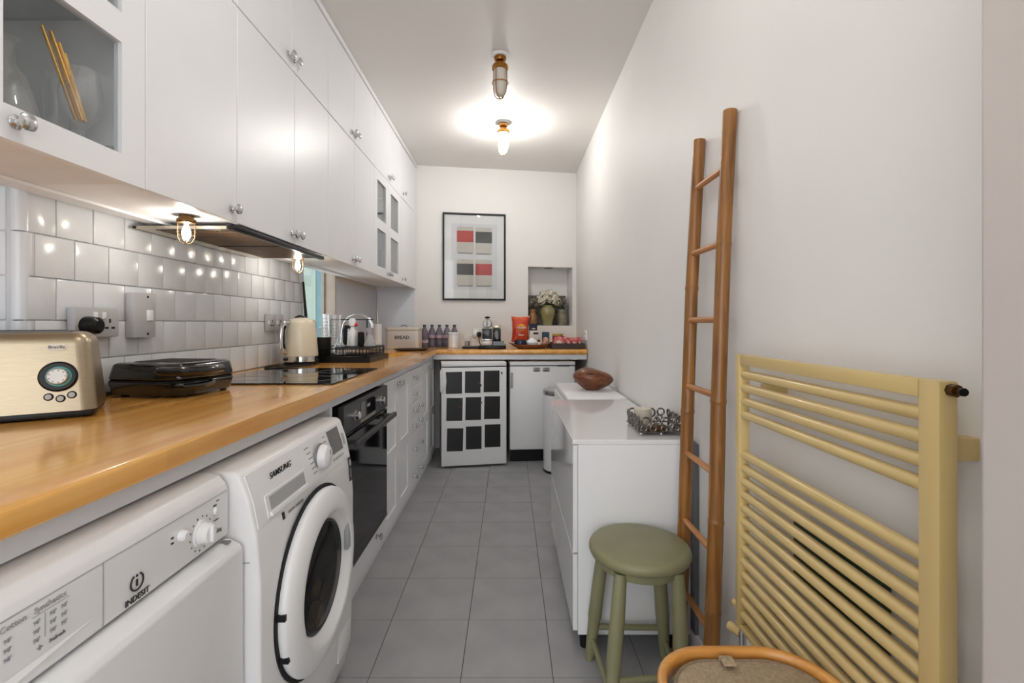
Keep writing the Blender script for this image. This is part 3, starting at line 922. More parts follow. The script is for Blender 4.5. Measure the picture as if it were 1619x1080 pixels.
# small freezer behind it
fz = thing('small_freezer', 'small white freezer with a wooden vessel on top, behind the chest', 'freezer', (0.47, 2.88, 0))
obj('body', bx(0.352, 0.634, 2.55, 3.21, 0.02, 0.722, 0.004), PLAST, fz)
obj('top_lid', bx(0.312, 0.634, 2.545, 3.212, 0.7225, 0.757, 0.005), PLAST, fz)
d = obj('door', bx(0.305, 0.351, 2.55, 3.21, 0.05, 0.718, 0.008, 3), PLAST, fz)
obj('door_handle', bx(0.296, 0.3055, 2.60, 2.72, 0.66, 0.70, 0.004), PLASTD, d)
for y in (2.62, 3.14):
    obj('foot', lathe(new(), [(0.016, 0), (0.016, 0.02)], (0.42, y, 0.0003), 12), BLACK, fz)

# wooden vessel
b = new()
sec = []
n, m_ = 24, 12
prof_v = [(0.30, 0.0), (0.5, 0.010), (0.78, 0.032), (0.96, 0.056), (1.0, 0.067), (0.975, 0.080), (0.87, 0.097), (0.68, 0.112), (0.38, 0.123), (0.0, 0.127)]
rings = []
for s_, z in prof_v:
    if s_ == 0:
        rings.append([b.verts.new((0.006, 0, z))]); continue
    rr = []
    for i in range(n):
        a = 2 * PI * i / n
        cx_ = math.cos(a)
        x = 0.122 * s_ * (abs(cx_) ** 0.85) * (1 if cx_ > 0 else -1) + 0.010 * (s_ - 0.3)
        y = 0.085 * s_ * math.sin(a) * (1 - 0.35 * max(0, cx_))
        zz_ = z + (0.012 * (1 - (cx_ + 1) / 2) - 0.008 * max(0, cx_)) * min(1, z / 0.05)
        rr.append(b.verts.new((x, y, zz_)))
    rings.append(rr)
b.faces.new(list(reversed(rings[0])))
for A, B_ in zip(rings[:-1], rings[1:]):
    for j in range(n):
        k = (j + 1) % n
        if len(B_) == 1: b.faces.new((A[j], A[k], B_[0]))
        else: b.faces.new((A[j], A[k], B_[k], B_[j]))
ve = thing('wooden_vessel', 'closed dark walnut wooden vessel with pointed end on the freezer', 'vessel', (0.500, 2.86, 0.7573), math.radians(-4))
obj('shell', b, WALNUT, ve, True, ang=70)
obj('slit', blob(new(), (-0.014, -0.070, 0.103), 0.026, 0.006, 0.0035, 2), pm('slit_dark', (38, 20, 10), 0.8), ve, True)

# silver ring basket with a candle
sb = thing('ring_basket', 'silver wire basket of interlocking rings on the glossy chest', 'basket', (0.555, 1.83, CZ + 0.0002))
RB = new()
bx0, bx1, by0, by1, bz = 0.472, 0.630, 1.712, 1.90, CZ + 0.014
random.seed(3)
SILV = pm('dark_silver', (120, 116, 110), 0.15, 1.0, var=0.15)
def ringwall(axis, fixed, a0, a1):
    b = new()
    L_ = a1 - a0
    items = [(.14, .64, .42), (.38, .72, .30), (.61, .62, .44), (.86, .68, .36), (.31, .25, .30), (.56, .20, .26), (.82, .23, .32), (.10, .22, .26)]
    for fa, fz_, fr_ in items:
        r_ = fr_ * 0.056 * 0.5 * 1.35
        c_ = a0 + fa * L_
        z_ = bz + fz_ * 0.056
        p = (fixed, c_, z_) if axis == 'X' else (c_, fixed, z_)
        torus(b, p, r_, 0.0036, axis, 18, 6)
    ends = ((fixed, a0, bz), (fixed, a1, bz)) if axis == 'X' else ((a0, fixed, bz), (a1, fixed, bz))
    tube(b, ends, 0.0028, 6)
    return b
obj('ring_side', ringwall('X', bx0, by0, by1), SILV, sb)
obj('ring_side', ringwall('X', bx1, by0, by1), SILV, sb)
obj('ring_side', ringwall('Y', by0, bx0, bx1), SILV, sb)
obj('ring_side', ringwall('Y', by1, bx0, bx1), SILV, sb)
obj('tray_plate', bx(bx0, bx1, by0, by1, bz - 0.003, bz - 0.0005, 0.001, 1), CHROME, sb)
for x in (bx0 + 0.006, (bx0 + bx1) / 2, bx1 - 0.006):
    for y in (by0 + 0.004, by1 - 0.006):
        obj('ball_foot', blob(new(), (x, y, CZ + 0.0063), 0.006, sub=2), CHROME, sb)
cd = thing('pillar_candle', 'short beige candle inside the silver ring basket', 'candle', (0.525, 1.862, bz))
obj('wax', lathe(new(), [(0.033, 0), (0.034, 0.002), (0.034, 0.058), (0.030, 0.061), (0.0, 0.060)], (0.525, 1.862, bz), 28), pm('wax', (214, 206, 188), 0.5), cd)
obj('wick', tube(new(), [(0.525, 1.862, bz + 0.059), (0.526, 1.862, bz + 0.070)], 0.0016, 6), PAPERW, cd)
tag(obj('snack_bar', bx(0.49, 0.575, 1.722, 1.75, bz + 0.0005, bz + 0.022, 0.006, mat=None), pm('wrapper_brown', (112, 72, 44), 0.3, var=0.3, scale=40)), 'brown wrapped snack in the front of the silver basket', 'snack')

# pedal bin
bn = thing('waste_bin', 'tall white round bin with steel lid rim before the fridge', 'bin', (0.398, 3.725, 0))
obj('bucket', lathe(new(), [(0.128, 0.012), (0.130, 0.02), (0.132, 0.60), (0.132, 0.602)], (0.398, 3.725, 0), 40), PLAST, bn)
obj('base_ring', lathe(new(), [(0.130, 0.0005), (0.134, 0.003), (0.134, 0.016), (0.129, 0.02)], (0.398, 3.725, 0), 40), BLACK, bn)
obj('lid_rim', lathe(new(), [(0.1325, 0.603), (0.134, 0.606), (0.134, 0.632), (0.130, 0.636), (0.122, 0.637)], (0.398, 3.725, 0), 40), pm('bin_steel', (170, 170, 172), 0.25, 1.0), bn)
obj('lid', lathe(new(), [(0.1225, 0.632), (0.1215, 0.637), (0.10, 0.648), (0.05, 0.655), (0, 0.656)], (0.398, 3.725, 0), 40), PLASTD, bn)

# green stool
sx, sy, sz = 0.410, 1.494, 0.468
stl = thing('round_stool', 'sage green painted round wooden stool', 'stool', (sx, sy, 0))
obj('seat', lathe(new(), [(0, -0.001), (0.140, 0.0), (0.152, 0.006), (0.1565, 0.016), (0.1565, 0.026), (0.152, 0.035), (0.143, 0.0385), (0.05, 0.040), (0, 0.040)], (sx, sy, sz - 0.04), 48), GREENP, stl, ang=60)
obj('apron', lathe(new(), [(0.128, 0), (0.130, 0.004), (0.130, 0.024), (0.10, 0.0245)], (sx, sy, sz - 0.066), 40), GREENP, stl)
tops = [(-0.095, 0.085), (-0.082, -0.10), (0.085, 0.085), (0.088, -0.095)]
foots = [(0.276, 1.632), (0.288, 1.362), (0.535, 1.625), (0.512, 1.385)]
legs = []
for (tx, ty), (fx, fy) in zip(tops, foots):
    P0, P1 = Vector((sx + tx, sy + ty, sz - 0.045)), Vector((fx, fy, 0.004))
    legs.append((P0, P1))
    b = new()
    tube(b, [P0.lerp(P1, q) for q in (0, 0.03, 0.3, 0.62, 0.66, 0.85, 1.0)], [0.018, 0.019, 0.022, 0.0225, 0.020, 0.018, 0.015], 16)
    obj('leg', b, GREENP, stl)
def lp(i, q): return legs[i][0].lerp(legs[i][1], q)
for i, j, q in ((0, 1, 0.82), (2, 3, 0.82), (0, 2, 0.72), (1, 3, 0.72)):
    obj('stretcher', tube(new(), [lp(i, q), lp(j, q)], 0.0095, 12), GREENP, stl)

# bamboo ladder
lad = thing('bamboo_ladder', 'bamboo ladder with seven rungs leaning on the right wall', 'ladder', (0.56, 1.45, 0))
def pole(yb, yt, nodes):
    b = new()
    pts, rs = [], []
    zN = 1.765
    stops = sorted([0.002, zN] + [z + d_ for z in nodes for d_ in (-0.012, -0.004, 0.0, 0.004, 0.012)])
    for z in stops:
        q = z / zN
        x = 0.556 + (0.625 - 0.556) * q + 0.004 * math.sin(z * 4.2)
        y = yb + (yt - yb) * q + 0.002 * math.sin(z * 5)
        r_ = 0.0215 - 0.0022 * q
        near = min(abs(z - k) for k in nodes)
        r_ *= 1.10 if near < 0.002 else (1.04 if near < 0.006 else 1.0)
        pts.append((x, y, z)); rs.append(r_)
    return tube(b, pts, rs, 16)
def px_at(z): return 0.556 + 0.069 * z / 1.765 + 0.004 * math.sin(z * 4.2)
obj('pole', pole(1.562, 1.562, (0.42, 0.87, 1.275)), BAMBOO, lad, ang=60)
obj('pole', pole(1.325, 1.345, (0.35, 0.60, 0.94, 1.385)), BAMBOO, lad, ang=60)
for z in (1.604, 1.388, 1.170, 0.954, 0.735, 0.514, 0.29):
    obj('rung', tube(new(), [(px_at(z) - 0.004, 1.562 - 0.012, z), (px_at(z) - 0.004, 1.345, z)], 0.0095, 12), RUNG, lad)

# towel radiator
rd = thing('towel_radiator', 'cream towel radiator with horizontal bars on the right wall', 'radiator', (0.60, 0.92, 0.40))
RX0, RX1 = 0.575, 0.601
RY0, RY1 = 0.632, 1.203
RZ0, RZ1 = 0.395, 1.082
obj('post', bx(RX0, RX1, RY0, RY0 + 0.034, RZ0, RZ1, 0.003), CREAM, rd)
obj('post', bx(RX0, RX1, RY1 - 0.022, RY1, RZ0, RZ1, 0.003), CREAM, rd)
obj('top_rail', bx(RX0, RX1 - 0.004, RY0 + 0.0345, RY1 - 0.0225, RZ1 - 0.026, RZ1 - 0.0005, 0.002), CREAM, rd)
obj('bottom_rail', bx(RX0, RX1 - 0.004, RY0 + 0.0345, RY1 - 0.0225, RZ0, RZ0 + 0.012, 0.002), CREAM, rd)
bars = [1.032 - 0.0335 * k for k in range(4)] + [0.831 - 0.0333 * k for k in range(13)]
bar_me = mesh_of(tube(new(), [(0, RY0 + 0.03, 0), (0, RY1 - 0.018, 0)], 0.0108, 14), CREAM)
mpi = inv(rd)
for z in bars:
    put(bar_me, 'bar', (0.588, 0, z), rd, mpi)
va = obj('bleed_valve', tube(new(), [(0.590, RY0 + 0.001, 1.0705), (0.590, RY0 - 0.010, 1.0705)], 0.0085, 8), BRONZE, rd)
obj('valve_stem', tube(new(), [(0.590, RY0 - 0.010, 1.0705), (0.588, RY0 - 0.018, 1.0705)], 0.0045, 10), BRASS, va)
obj('valve_cap', tube(new(), [(0.588, RY0 - 0.018, 1.0705), (0.587, RY0 - 0.022, 1.0705)], 0.0055, 10), BLACK, va)
for y, z in ((RY0 + 0.020, 0.985), (RY1 - 0.10, 1.000), (RY0 + 0.020, 0.47), (RY1 - 0.10, 0.47)):
    obj('bracket', bx(RX1 - 0.004, XR, y, y + 0.022, z - 0.016, z + 0.016, 0.002), CREAM, rd)
tv = new(); tube(tv, [(0.583, RY1 + 0.001, 0.44), (0.583, RY1 + 0.018, 0.44)], 0.010, 12)
obj('end_plug', tv, CREAM, rd)
tv = new(); tube(tv, [(0.588, RY1 - 0.012, RZ0), (0.588, RY1 - 0.012, 0.345)], 0.008, 12)
vv = obj('valve', tv, CHROME, rd)
obj('valve_head', tube(new(), [(0.588, RY1 - 0.005, 0.372), (0.575, RY1 + 0.03, 0.372)], [0.011, 0.012], 12), CREAM, vv)
obj('pipe', tube(new(), [(0.588, RY1 - 0.012, 0.345), (0.588, RY1 - 0.012, 0.003)], 0.0075, 10), CREAM, rd)
tag(obj('green_box', bx(0.612, 0.648, 0.80, 1.02, 0.592, 0.735, 0.003), pm('box_green', (30, 62, 40), 0.5)), 'dark green panel on the wall behind the radiator bars', 'panel')

# laundry hamper
LZ = 0.55
hx0, hx1, hy0, hy1 = 0.250, 0.566, 0.56, 0.895
hm = thing('laundry_hamper', 'linen laundry hamper with curved wooden rim by the radiator', 'hamper', ((hx0 + hx1) / 2, (hy0 + hy1) / 2, 0))
path = rrect(hx0 + 0.009, hx1 - 0.009, hy0 + 0.009, hy1 - 0.009, 0.10, 10)
rb = new()
def sweep_rect(b, path, hw, z0, z1, bev=0.003):
    n = len(path)
    rr = []
    for i in range(n):
        p0, p1 = Vector(path[i - 1]), Vector(path[(i + 1) % n])
        d = (p1 - p0).normalized(); nn = Vector((d.y, -d.x)); c = Vector(path[i])
        prof_ = [(hw, z0 + bev), (hw, z1 - bev), (hw - bev, z1), (-hw + bev, z1), (-hw, z1 - bev), (-hw, z0 + bev), (-hw + bev, z0), (hw - bev, z0)]
        rr.append([b.verts.new((c.x + nn.x * o_, c.y + nn.y * o_, z)) for o_, z in prof_])
    for i in range(n):
        A, B_ = rr[i], rr[(i + 1) % n]
        for j in range(8):
            b.faces.new((A[j], A[(j + 1) % 8], B_[(j + 1) % 8], B_[j]))
sweep_rect(rb, path, 0.008, LZ - 0.030, LZ + 0.002, 0.003)
obj('rim', rb, RIM, hm, ang=50)
lid = prism(new(), rrect(hx0 + 0.026, hx1 - 0.026, hy0 + 0.026, hy1 - 0.026, 0.085, 10), 'Z', LZ - 0.022, LZ - 0.008, 0.004)
ld = obj('lid', lid, LINEN, hm)
pb = new()
tube(pb, [(x, y, LZ - 0.009) for x, y in rrect(hx0 + 0.030, hx1 - 0.030, hy0 + 0.030, hy1 - 0.030, 0.082, 10)], 0.0035, 8, closed=True)
obj('piping', pb, LINEND, ld)
tb = new()
prism(tb, [(0.862, LZ - 0.007), (0.866, LZ + 0.001), (0.858, LZ + 0.004), (0.842, LZ + 0.002), (0.841, LZ - 0.001), (0.857, LZ + 0.001), (0.862, LZ - 0.003)], 'X', 0.382, 0.404)
obj('pull_tab', tb, LINEN, ld)
hbm = new()
P_top = rrect(hx0 + 0.022, hx1 - 0.022, hy0 + 0.022, hy1 - 0.022, 0.088, 10)
P_bot = rrect(hx0 + 0.05, hx1 - 0.05, hy0 + 0.05, hy1 - 0.05, 0.07, 10)
A = [hbm.verts.new((x, y, LZ - 0.03)) for x, y in P_top]; B_ = [hbm.verts.new((x, y, 0.012)) for x, y in P_bot]
for i in range(len(A)):
    hbm.faces.new((A[i], A[(i + 1) % len(A)], B_[(i + 1) % len(A)], B_[i]))
hbm.faces.new(B_); hbm.faces.new(list(reversed(A)))
obj('fabric_body', hbm, LINEN, hm)
rb = new(); sweep_rect(rb, P_bot, 0.008, 0.0005, 0.02, 0.003)
obj('base_ring', rb, RIM, hm)

# ================================================================== CEILING LAMPS
def cage_lamp(label, x, y, lit, power=LAMP_E):
    t = thing('bulkhead_lamp', label, 'ceiling lamp', (x, y, CEILZ), group='caged bulkhead lamps on the ceiling')
    o = lambda nm, b_, m_, p=t: obj(nm, b_, m_, p)
    o('ceiling_plate', lathe(new(), [(0, 0), (0.050, 0), (0.050, -0.004), (0.044, -0.008), (0, -0.008)], (x, y, CEILZ - 0.0003), 32), PLAST)
    o('rose', lathe(new(), [(0.032, 0), (0.034, -0.008), (0.030, -0.022), (0.016, -0.030), (0.014, -0.042), (0.024, -0.048)], (x, y, CEILZ - 0.008), 28), BRASS)
    o('collar', lathe(new(), [(0.010, 0), (0.040, -0.002), (0.0445, -0.010), (0.0445, -0.022), (0.040, -0.028), (0.036, -0.028)], (x, y, CEILZ - 0.052), 32), BRASS)
    z0 = CEILZ - 0.080
    prof_ = [(0.034, 0.0), (0.035, -0.02), (0.035, -0.085), (0.031, -0.115), (0.022, -0.135), (0.010, -0.144), (0, -0.146)]
    if lit:
        gm = pm('lit_glass_%d' % int(power), (255, 252, 248), 0.5, var=0.0, emit=power)
        o('glass_jar', lathe(new(), prof_, (x, y, z0), 28, cap0=False), gm)
    else:
        o('glass_jar', lathe(new(), prof_, (x, y, z0), 28, cap0=False), FROST)
    cb = new()
    for k in range(4):
        a = PI / 4 + k * PI / 2 + 0.25
        pts = [(x + r_ * math.cos(a), y + r_ * math.sin(a), z0 + h_) for r_, h_ in ((0.042, 0.002), (0.043, -0.05), (0.042, -0.095), (0.036, -0.128), (0.022, -0.148), (0.004, -0.156))]
        tube(cb, pts, 0.0024, 8)
    torus(cb, (x, y, z0 - 0.070), 0.0435, 0.0024, 'Z', 32, 8)
    blob(cb, (x, y, z0 - 0.156), 0.006, sub=1)
    o('cage', cb, BRASS)
    return t
cage_lamp('unlit caged brass bulkhead lamp with frosted glass, nearer on the ceiling', -0.051, 2.578, False)
cage_lamp('brightly lit caged bulkhead lamp, farther back on the ceiling', -0.044, 3.44, True)
cage_lamp('added fill lamp in caged bulkhead form, unseen above the near end of the worktop', -0.058, 0.854, True, FILL_LAMP_E)  # added out of view to brighten the near end and the low units

# ================================================================== HOOD AND UNDER-CABINET LAMPS
hd = thing('extractor_hood', 'slim built-in extractor hood with brown mesh filters under the cabinet', 'extractor hood', (-1.0, 1.82, 1.45))
hp = new()
# frame sloping slightly: plan X -1.19..-0.865, Y 1.50..2.19
HY0, HY1 = 1.50, 2.19
HX0, HX1 = -1.185, -0.866
HZ = 1.4695
box(hp, HX0, HX1, HY0, HY0 + 0.018, HZ - 0.010, HZ)
box(hp, HX0, HX1, HY1 - 0.018, HY1, HZ - 0.010, HZ)
box(hp, HX0, HX0 + 0.05, HY0 + 0.018, HY1 - 0.018, HZ - 0.010, HZ)
obj('frame', hp, STEEL, hd)
obj('front_edge', bx(HX1 - 0.016, HX1 + 0.008, HY0 - 0.03, HY1, HZ - 0.016, HZ - 0.0005, 0.002), BLACK, hd)
obj('rear_slot', bx(HX0 - 0.012, HX0 - 0.002, HY0, HY1, HZ - 0.008, HZ - 0.001), BLACK, hd)
for a, b_ in ((HY0 + 0.020, 1.838), (1.846, HY1 - 0.020)):
    fb = new()
    box(fb, HX0 + 0.052, HX1 - 0.018, a, b_, HZ - 0.006, HZ - 0.003)
    fr = obj('filter', fb, BLACKM, hd)
    ms = new()
    nY = int((b_ - a) / 0.014); nX = 18
    for i in range(nY + 1):
        y = a + (b_ - a) * i / nY
        box(ms, HX0 + 0.052, HX1 - 0.018, y - 0.0018, y + 0.0018, HZ - 0.0095, HZ - 0.0065)
    for i in range(nX + 1):
        x = HX0 + 0.053 + (HX1 - 0.019 - HX0 - 0.053) * i / nX
        box(ms, x - 0.0016, x + 0.0016, a, b_, HZ - 0.0092, HZ - 0.0068)
    mo = obj('filter_mesh', ms, COPPERD, fr)
    mo['kind'] = 'stuff'
    obj('filter_edge', bx(HX0 + 0.050, HX1 - 0.017, a - 0.003, a + 0.003, HZ - 0.0115, HZ - 0.004), BLACK, fr)

def small_lamp(label, x, y, z):
    t = thing('small_bulkhead_lamp', label, 'lamp', (x, y, z), group='small caged lamps under the wall cabinets')
    obj('base', lathe(new(), [(0, 0), (0.020, 0), (0.020, -0.008), (0.025, -0.010), (0.0265, -0.016), (0.025, -0.022), (0.018, -0.022)], (x, y, z), 24), BRONZE, t)
    g = lathe(new(), [(0.0195, -0.020), (0.020, -0.05), (0.019, -0.062), (0.0145, -0.074), (0.007, -0.080), (0, -0.081)], (x, y, z), 24, cap0=False)
    obj('glass_jar', g, CLEAR, t)
    bm_ = pm('lit_bulb', (255, 244, 230), 0.4, var=0.0, emit=BULB_E)
    obj('bulb', lathe(new(), [(0.005, -0.024), (0.007, -0.034), (0.0115, -0.046), (0.0125, -0.055), (0.009, -0.065), (0, -0.069)], (x, y, z), 16), bm_, t)
    cb = new()
    for k in range(4):
        a = k * PI / 2 + 0.5
        tube(cb, [(x + r_ * math.cos(a), y + r_ * math.sin(a), z + h_) for r_, h_ in ((0.0225, -0.02), (0.023, -0.05), (0.022, -0.066), (0.015, -0.080), (0.003, -0.086))], 0.0012, 6)
    torus(cb, (x, y, z - 0.056), 0.0238, 0.0013, 'Z', 24, 6)
    obj('cage', cb, BRONZE, t)
small_lamp('small lit caged lamp at the near end of the hood', -0.985, 1.44, 1.4865)
small_lamp('small lit caged lamp at the far end of the hood', -1.015, 2.265, 1.4865)

# ================================================================== SOCKETS AND SWITCHES
SOCK = pm('switch_plate', (186, 187, 189), 0.4, var=0.01)
def tri_holes(p, x, y, z, face='X'):
    for dy_, dz_, w_, h_ in ((0, 0.012, 0.003, 0.006), (-0.011, -0.009, 0.006, 0.003), (0.011, -0.009, 0.006, 0.003)):
        if face == 'X':
            obj('pin_hole', bx(x - 0.001, x + 0.0006, y + dy_ - w_, y + dy_ + w_, z + dz_ - h_, z + dz_ + h_), BLACKM, p)
XS = XL + 0.0025
s1 = thing('double_socket', 'grey double wall socket with a black plug beside the toaster', 'socket', (XS, 1.367, 1.162))
pl = obj('plate', bx(XS, XS + 0.022, 1.293, 1.441, 1.119, 1.205, 0.003), SOCK, s1)
tri_holes(s1, XS + 0.022, 1.408, 1.155)
for y in (1.357, 1.385):
    obj('rocker', bx(XS + 0.0205, XS + 0.027, y - 0.006, y + 0.006, 1.172, 1.192, 0.002), PLAST, s1)
tag(obj('power_plug', lathe(new(), [(0.026, 0), (0.026, 0.012), (0.023, 0.032), (0.015, 0.038), (0, 0.038)], (XS + 0.0225, 1.330, 1.153), 28, 'X'), BLACK), 'round black plug in the socket behind the toaster', 'plug')
s2 = thing('cooker_switch', 'tall grey cooker switch on the tiled wall', 'switch', (XS, 1.54, 1.187))
obj('plate', bx(XS, XS + 0.026, 1.492, 1.586, 1.113, 1.258, 0.003), SOCK, s2)
obj('rocker', bx(XS + 0.024, XS + 0.033, 1.545, 1.567, 1.168, 1.203, 0.002), PLAST, s2)
for z in (1.125, 1.246):
    obj('screw', lathe(new(), [(0.004, 0), (0.004, 0.0012), (0, 0.0016)], (XS + 0.0258, 1.550, z), 10, 'X'), BLACKM, s2)
for y, lab in ((2.382, 'single wall socket, the nearer of two left of the kettle'), (2.470, 'single wall socket right behind the kettle')):
    s3 = thing('single_socket', lab, 'socket', (XS, y, 1.162), group='pair of single sockets by the kettle')
    obj('plate', bx(XS, XS + 0.012, y - 0.042, y + 0.042, 1.119, 1.205, 0.002), SOCK, s3)
    tri_holes(s3, XS + 0.012, y + 0.010, 1.158)
    obj('rocker', bx(XS + 0.011, XS + 0.016, y - 0.032, y - 0.022, 1.155, 1.172, 0.001), PLAST, s3)
s4 = thing('wall_socket', 'white double socket on the right wall above the end worktop', 'socket', (XR, 4.03, 1.07))
obj('plate', bx(XR - 0.012, XR, 3.945, 4.085, 1.015, 1.10, 0.002), PLAST, s4)
for y, z in ((3.98, 1.07), (4.05, 1.07), (4.0, 1.035)):
    obj('pin_hole', bx(XR - 0.0125, XR - 0.0115, y - 0.010, y + 0.010, z - 0.005, z + 0.005), INKG, s4)

# ================================================================== HOB
hob = thing('ceramic_hob', 'black glass hob set on the wooden worktop', 'hob', (-0.87, 1.94, WZ1))
obj('glass_top', bx(-1.135, -0.622, 1.668, 2.235, WZ1 + 0.0003, WZ1 + 0.0055, 0.0015, 1), BGLASS, hob)
for x, y, r_ in ((-1.0, 1.81, 0.075), (-1.0, 2.09, 0.09), (-0.76, 1.81, 0.09), (-0.76, 2.09, 0.075)):
    obj('cooking_zone', torus(new(), (x, y, WZ1 + 0.0055), r_, 0.0006, 'Z', 40, 4), INKG, hob)

# ================================================================== TOASTER, GRILL, KETTLE
ta = math.radians(33.8)
to = thing('toaster', 'brushed gold steel toaster with black dial on the worktop', 'toaster', (-0.962, 1.10, WZ1), ta)
tb_ = bmesh.new()
L_, D_, H0, H1 = 0.36, 0.185, 0.018, 0.198
bmesh.ops.create_cube(tb_, size=1.0)
for v in tb_.verts:
    top = v.co.z > 0
    ix, iy = (0.016, 0.020) if top else (0.0, 0.0)
    sx_ = 1 if v.co.x > 0 else -1; sy_ = 1 if v.co.y > 0 else -1
    v.co = Vector((-L_ / 2 + sx_ * (L_ / 2 - ix), D_ / 2 + sy_ * (D_ / 2 - iy), H1 if top else H0))
bmesh.ops.bevel(tb_, geom=[e for e in tb_.edges if not all(v.co.z < 0.05 for v in e.verts)], offset=0.028, segments=5, profile=0.5, affect='EDGES')
obj('shell', tb_, pm('toaster_steel', (178, 164, 140), 0.36, 1.0, var=0.06, scale=40, stretch=(1, 1, 25)), to, True, ang=50)
obj('base', bx(-L_ + 0.006, -0.006, 0.006, D_ - 0.006, 0.0035, 0.0178, 0.003), BLACK, to, True)
for x in (-L_ + 0.04, -0.04):
    for y in (0.03, D_ - 0.03):
        obj('foot', lathe(new(), [(0.010, 0), (0.010, 0.004)], (x, y, 0.0003), 12), BLACK, to, True)
obj('top_plate', bx(-L_ + 0.05, -0.05, 0.045, D_ - 0.045, H1 - 0.001, H1 + 0.003, 0.001, 1), DSTEEL, to, True)
for y in (0.068, 0.118):
    obj('slot', bx(-L_ + 0.07, -0.07, y - 0.014, y + 0.014, H1 + 0.0025, H1 + 0.0036), BLACKM, to, True)
def tface(z): return 0.020 * (z - H0) / (H1 - H0)
TILT = Matrix.Rotation(-math.atan(0.020 / 0.18), 4, 'X')
def on_face(b, x, z, r=0.0):
    bmesh.ops.transform(b, matrix=Matrix.Translation((x, tface(z), z)) @ TILT, verts=b.verts)
    return b
TEALD = pm('dial_teal', (44, 130, 122), 0.3, var=0.05, emit=0.25)
d_ = obj('dial_bezel', on_face(lathe(new(), [(0.033, -0.002), (0.034, 0.004), (0.030, 0.009), (0.0, 0.009)], n=36, axis='-Y'), -0.066, 0.097), BLACK, to, True)
obj('dial_light', on_face(lathe(new(), [(0.0225, 0.008), (0.022, 0.012), (0, 0.012)], n=32, axis='-Y'), -0.064, 0.097), TEALD, d_, True)
dk = on_face(lathe(new(), [(0.0195, 0.010), (0.0185, 0.026), (0.016, 0.028), (0, 0.028)], n=32, axis='-Y'), -0.064, 0.097)
obj('dial_knob', dk, pm('dial_grey', (176, 172, 166), 0.35, 0.6), d_, True)
for k in range(9):
    a = 2 * PI * k / 9
    dm = lathe(new(), [(0.0012, 0.0278), (0.0012, 0.0286)], n=6, axis='-Y')
    bmesh.ops.translate(dm, verts=dm.verts, vec=(0.0135 * math.cos(a), 0, 0.0135 * math.sin(a)))
    obj('dial_mark', on_face(dm, -0.064, 0.097), INK, d_, True)
for x, z in ((-0.0815, 0.0525), (-0.0615, 0.0475), (-0.0425, 0.0545)):
    bb = obj('button', on_face(lathe(new(), [(0.0085, -0.001), (0.0085, 0.002), (0.007, 0.003), (0, 0.003)], n=20, axis='-Y'), x, z), BLACK, to, True)
    obj('button_face', on_face(lathe(new(), [(0.006, 0.002), (0.0058, 0.0045), (0, 0.0048)], n=20, axis='-Y'), x, z), pm('button_grey', (150, 146, 140), 0.4, 0.5), bb, True)
lg = prism(new(), rrect(-0.017, 0.017, -0.007, 0.007, 0.0065, 5), 'Y', -0.002, 0.001)
bd = obj('badge', on_face(lg, -0.070, 0.163), pm('badge_white', (214, 208, 200), 0.4), to, True)
text('brand_lettering', 'Breville', 0.0095, (-0.070, tface(0.163) - 0.0022, 0.1635), RY, INK, bd, True)

gr = thing('sandwich_grill', 'glossy black sandwich grill between toaster and hob', 'grill', (-1.03, 1.49, WZ1), math.radians(-6))
gp = [(-0.150, -0.10), (-0.135, -0.125), (0.03, -0.135), (0.095, -0.118), (0.11, -0.08), (0.11, 0.08), (0.095, 0.105), (-0.13, 0.11), (-0.15, 0.085)]
def gl(z0, z1, s0, s1, bev):
    b = new()
    A = [b.verts.new((x * s0, y * s0, z0)) for x, y in gp]; B = [b.verts.new((x * s1, y * s1, z1)) for x, y in gp]
    b.faces.new(list(reversed(A))); b.faces.new(B)
    for i in range(len(gp)):
        b.faces.new((A[i], A[(i + 1) % len(gp)], B[(i + 1) % len(gp)], B[i]))
    bmesh.ops.bevel(b, geom=b.edges[:], offset=bev, segments=3, profile=0.5, affect='EDGES')
    return b
GBL = pm('gloss_black', (10, 10, 11), 0.1, var=0.0, coat=0.4)
obj('lower_shell', gl(0.006, 0.046, 0.93, 1.0, 0.006), GBL, gr, True)
obj('hinge_line', gl(0.0455, 0.0495, 0.975, 0.975, 0.001), BLACKM, gr, True)
obj('upper_shell', gl(0.049, 0.100, 1.0, 0.93, 0.012), GBL, gr, True)
hdl = new()
tube(hdl, [(0.02, -0.118, 0.078), (0.055, -0.142, 0.080), (0.11, -0.132, 0.079), (0.136, -0.08, 0.078), (0.136, -0.01, 0.078), (0.11, 0.02, 0.078)], [0.012, 0.014, 0.014, 0.014, 0.014, 0.010], 12)
obj('handle', hdl, GBL, gr, True)
hdl = new()
tube(hdl, [(0.05, -0.12, 0.035), (0.105, -0.118, 0.034), (0.125, -0.07, 0.034), (0.11, -0.01, 0.036)], 0.009, 10)
obj('lower_handle', hdl, GBL, gr, True)
obj('lid_plate', bx(-0.10, 0.06, -0.07, 0.07, 0.0995, 0.1015, 0.001, 1), BLACKM, gr, True)
for x in (-0.11, 0.075):
    for y in (-0.09, 0.08):
        obj('foot', lathe(new(), [(0.010, 0), (0.012, 0.012)], (x, y, 0.0003), 12), BLACK, gr, True)
cb = new()
tube(cb, [(-0.13, -0.10, 0.012), (-0.16, -0.13, 0.006), (-0.175, -0.10, 0.006), (-0.17, -0.04, 0.010), (-0.15, 0.0, 0.03)], 0.0032, 6)
obj('power_cord', cb, BLACK, gr, True)

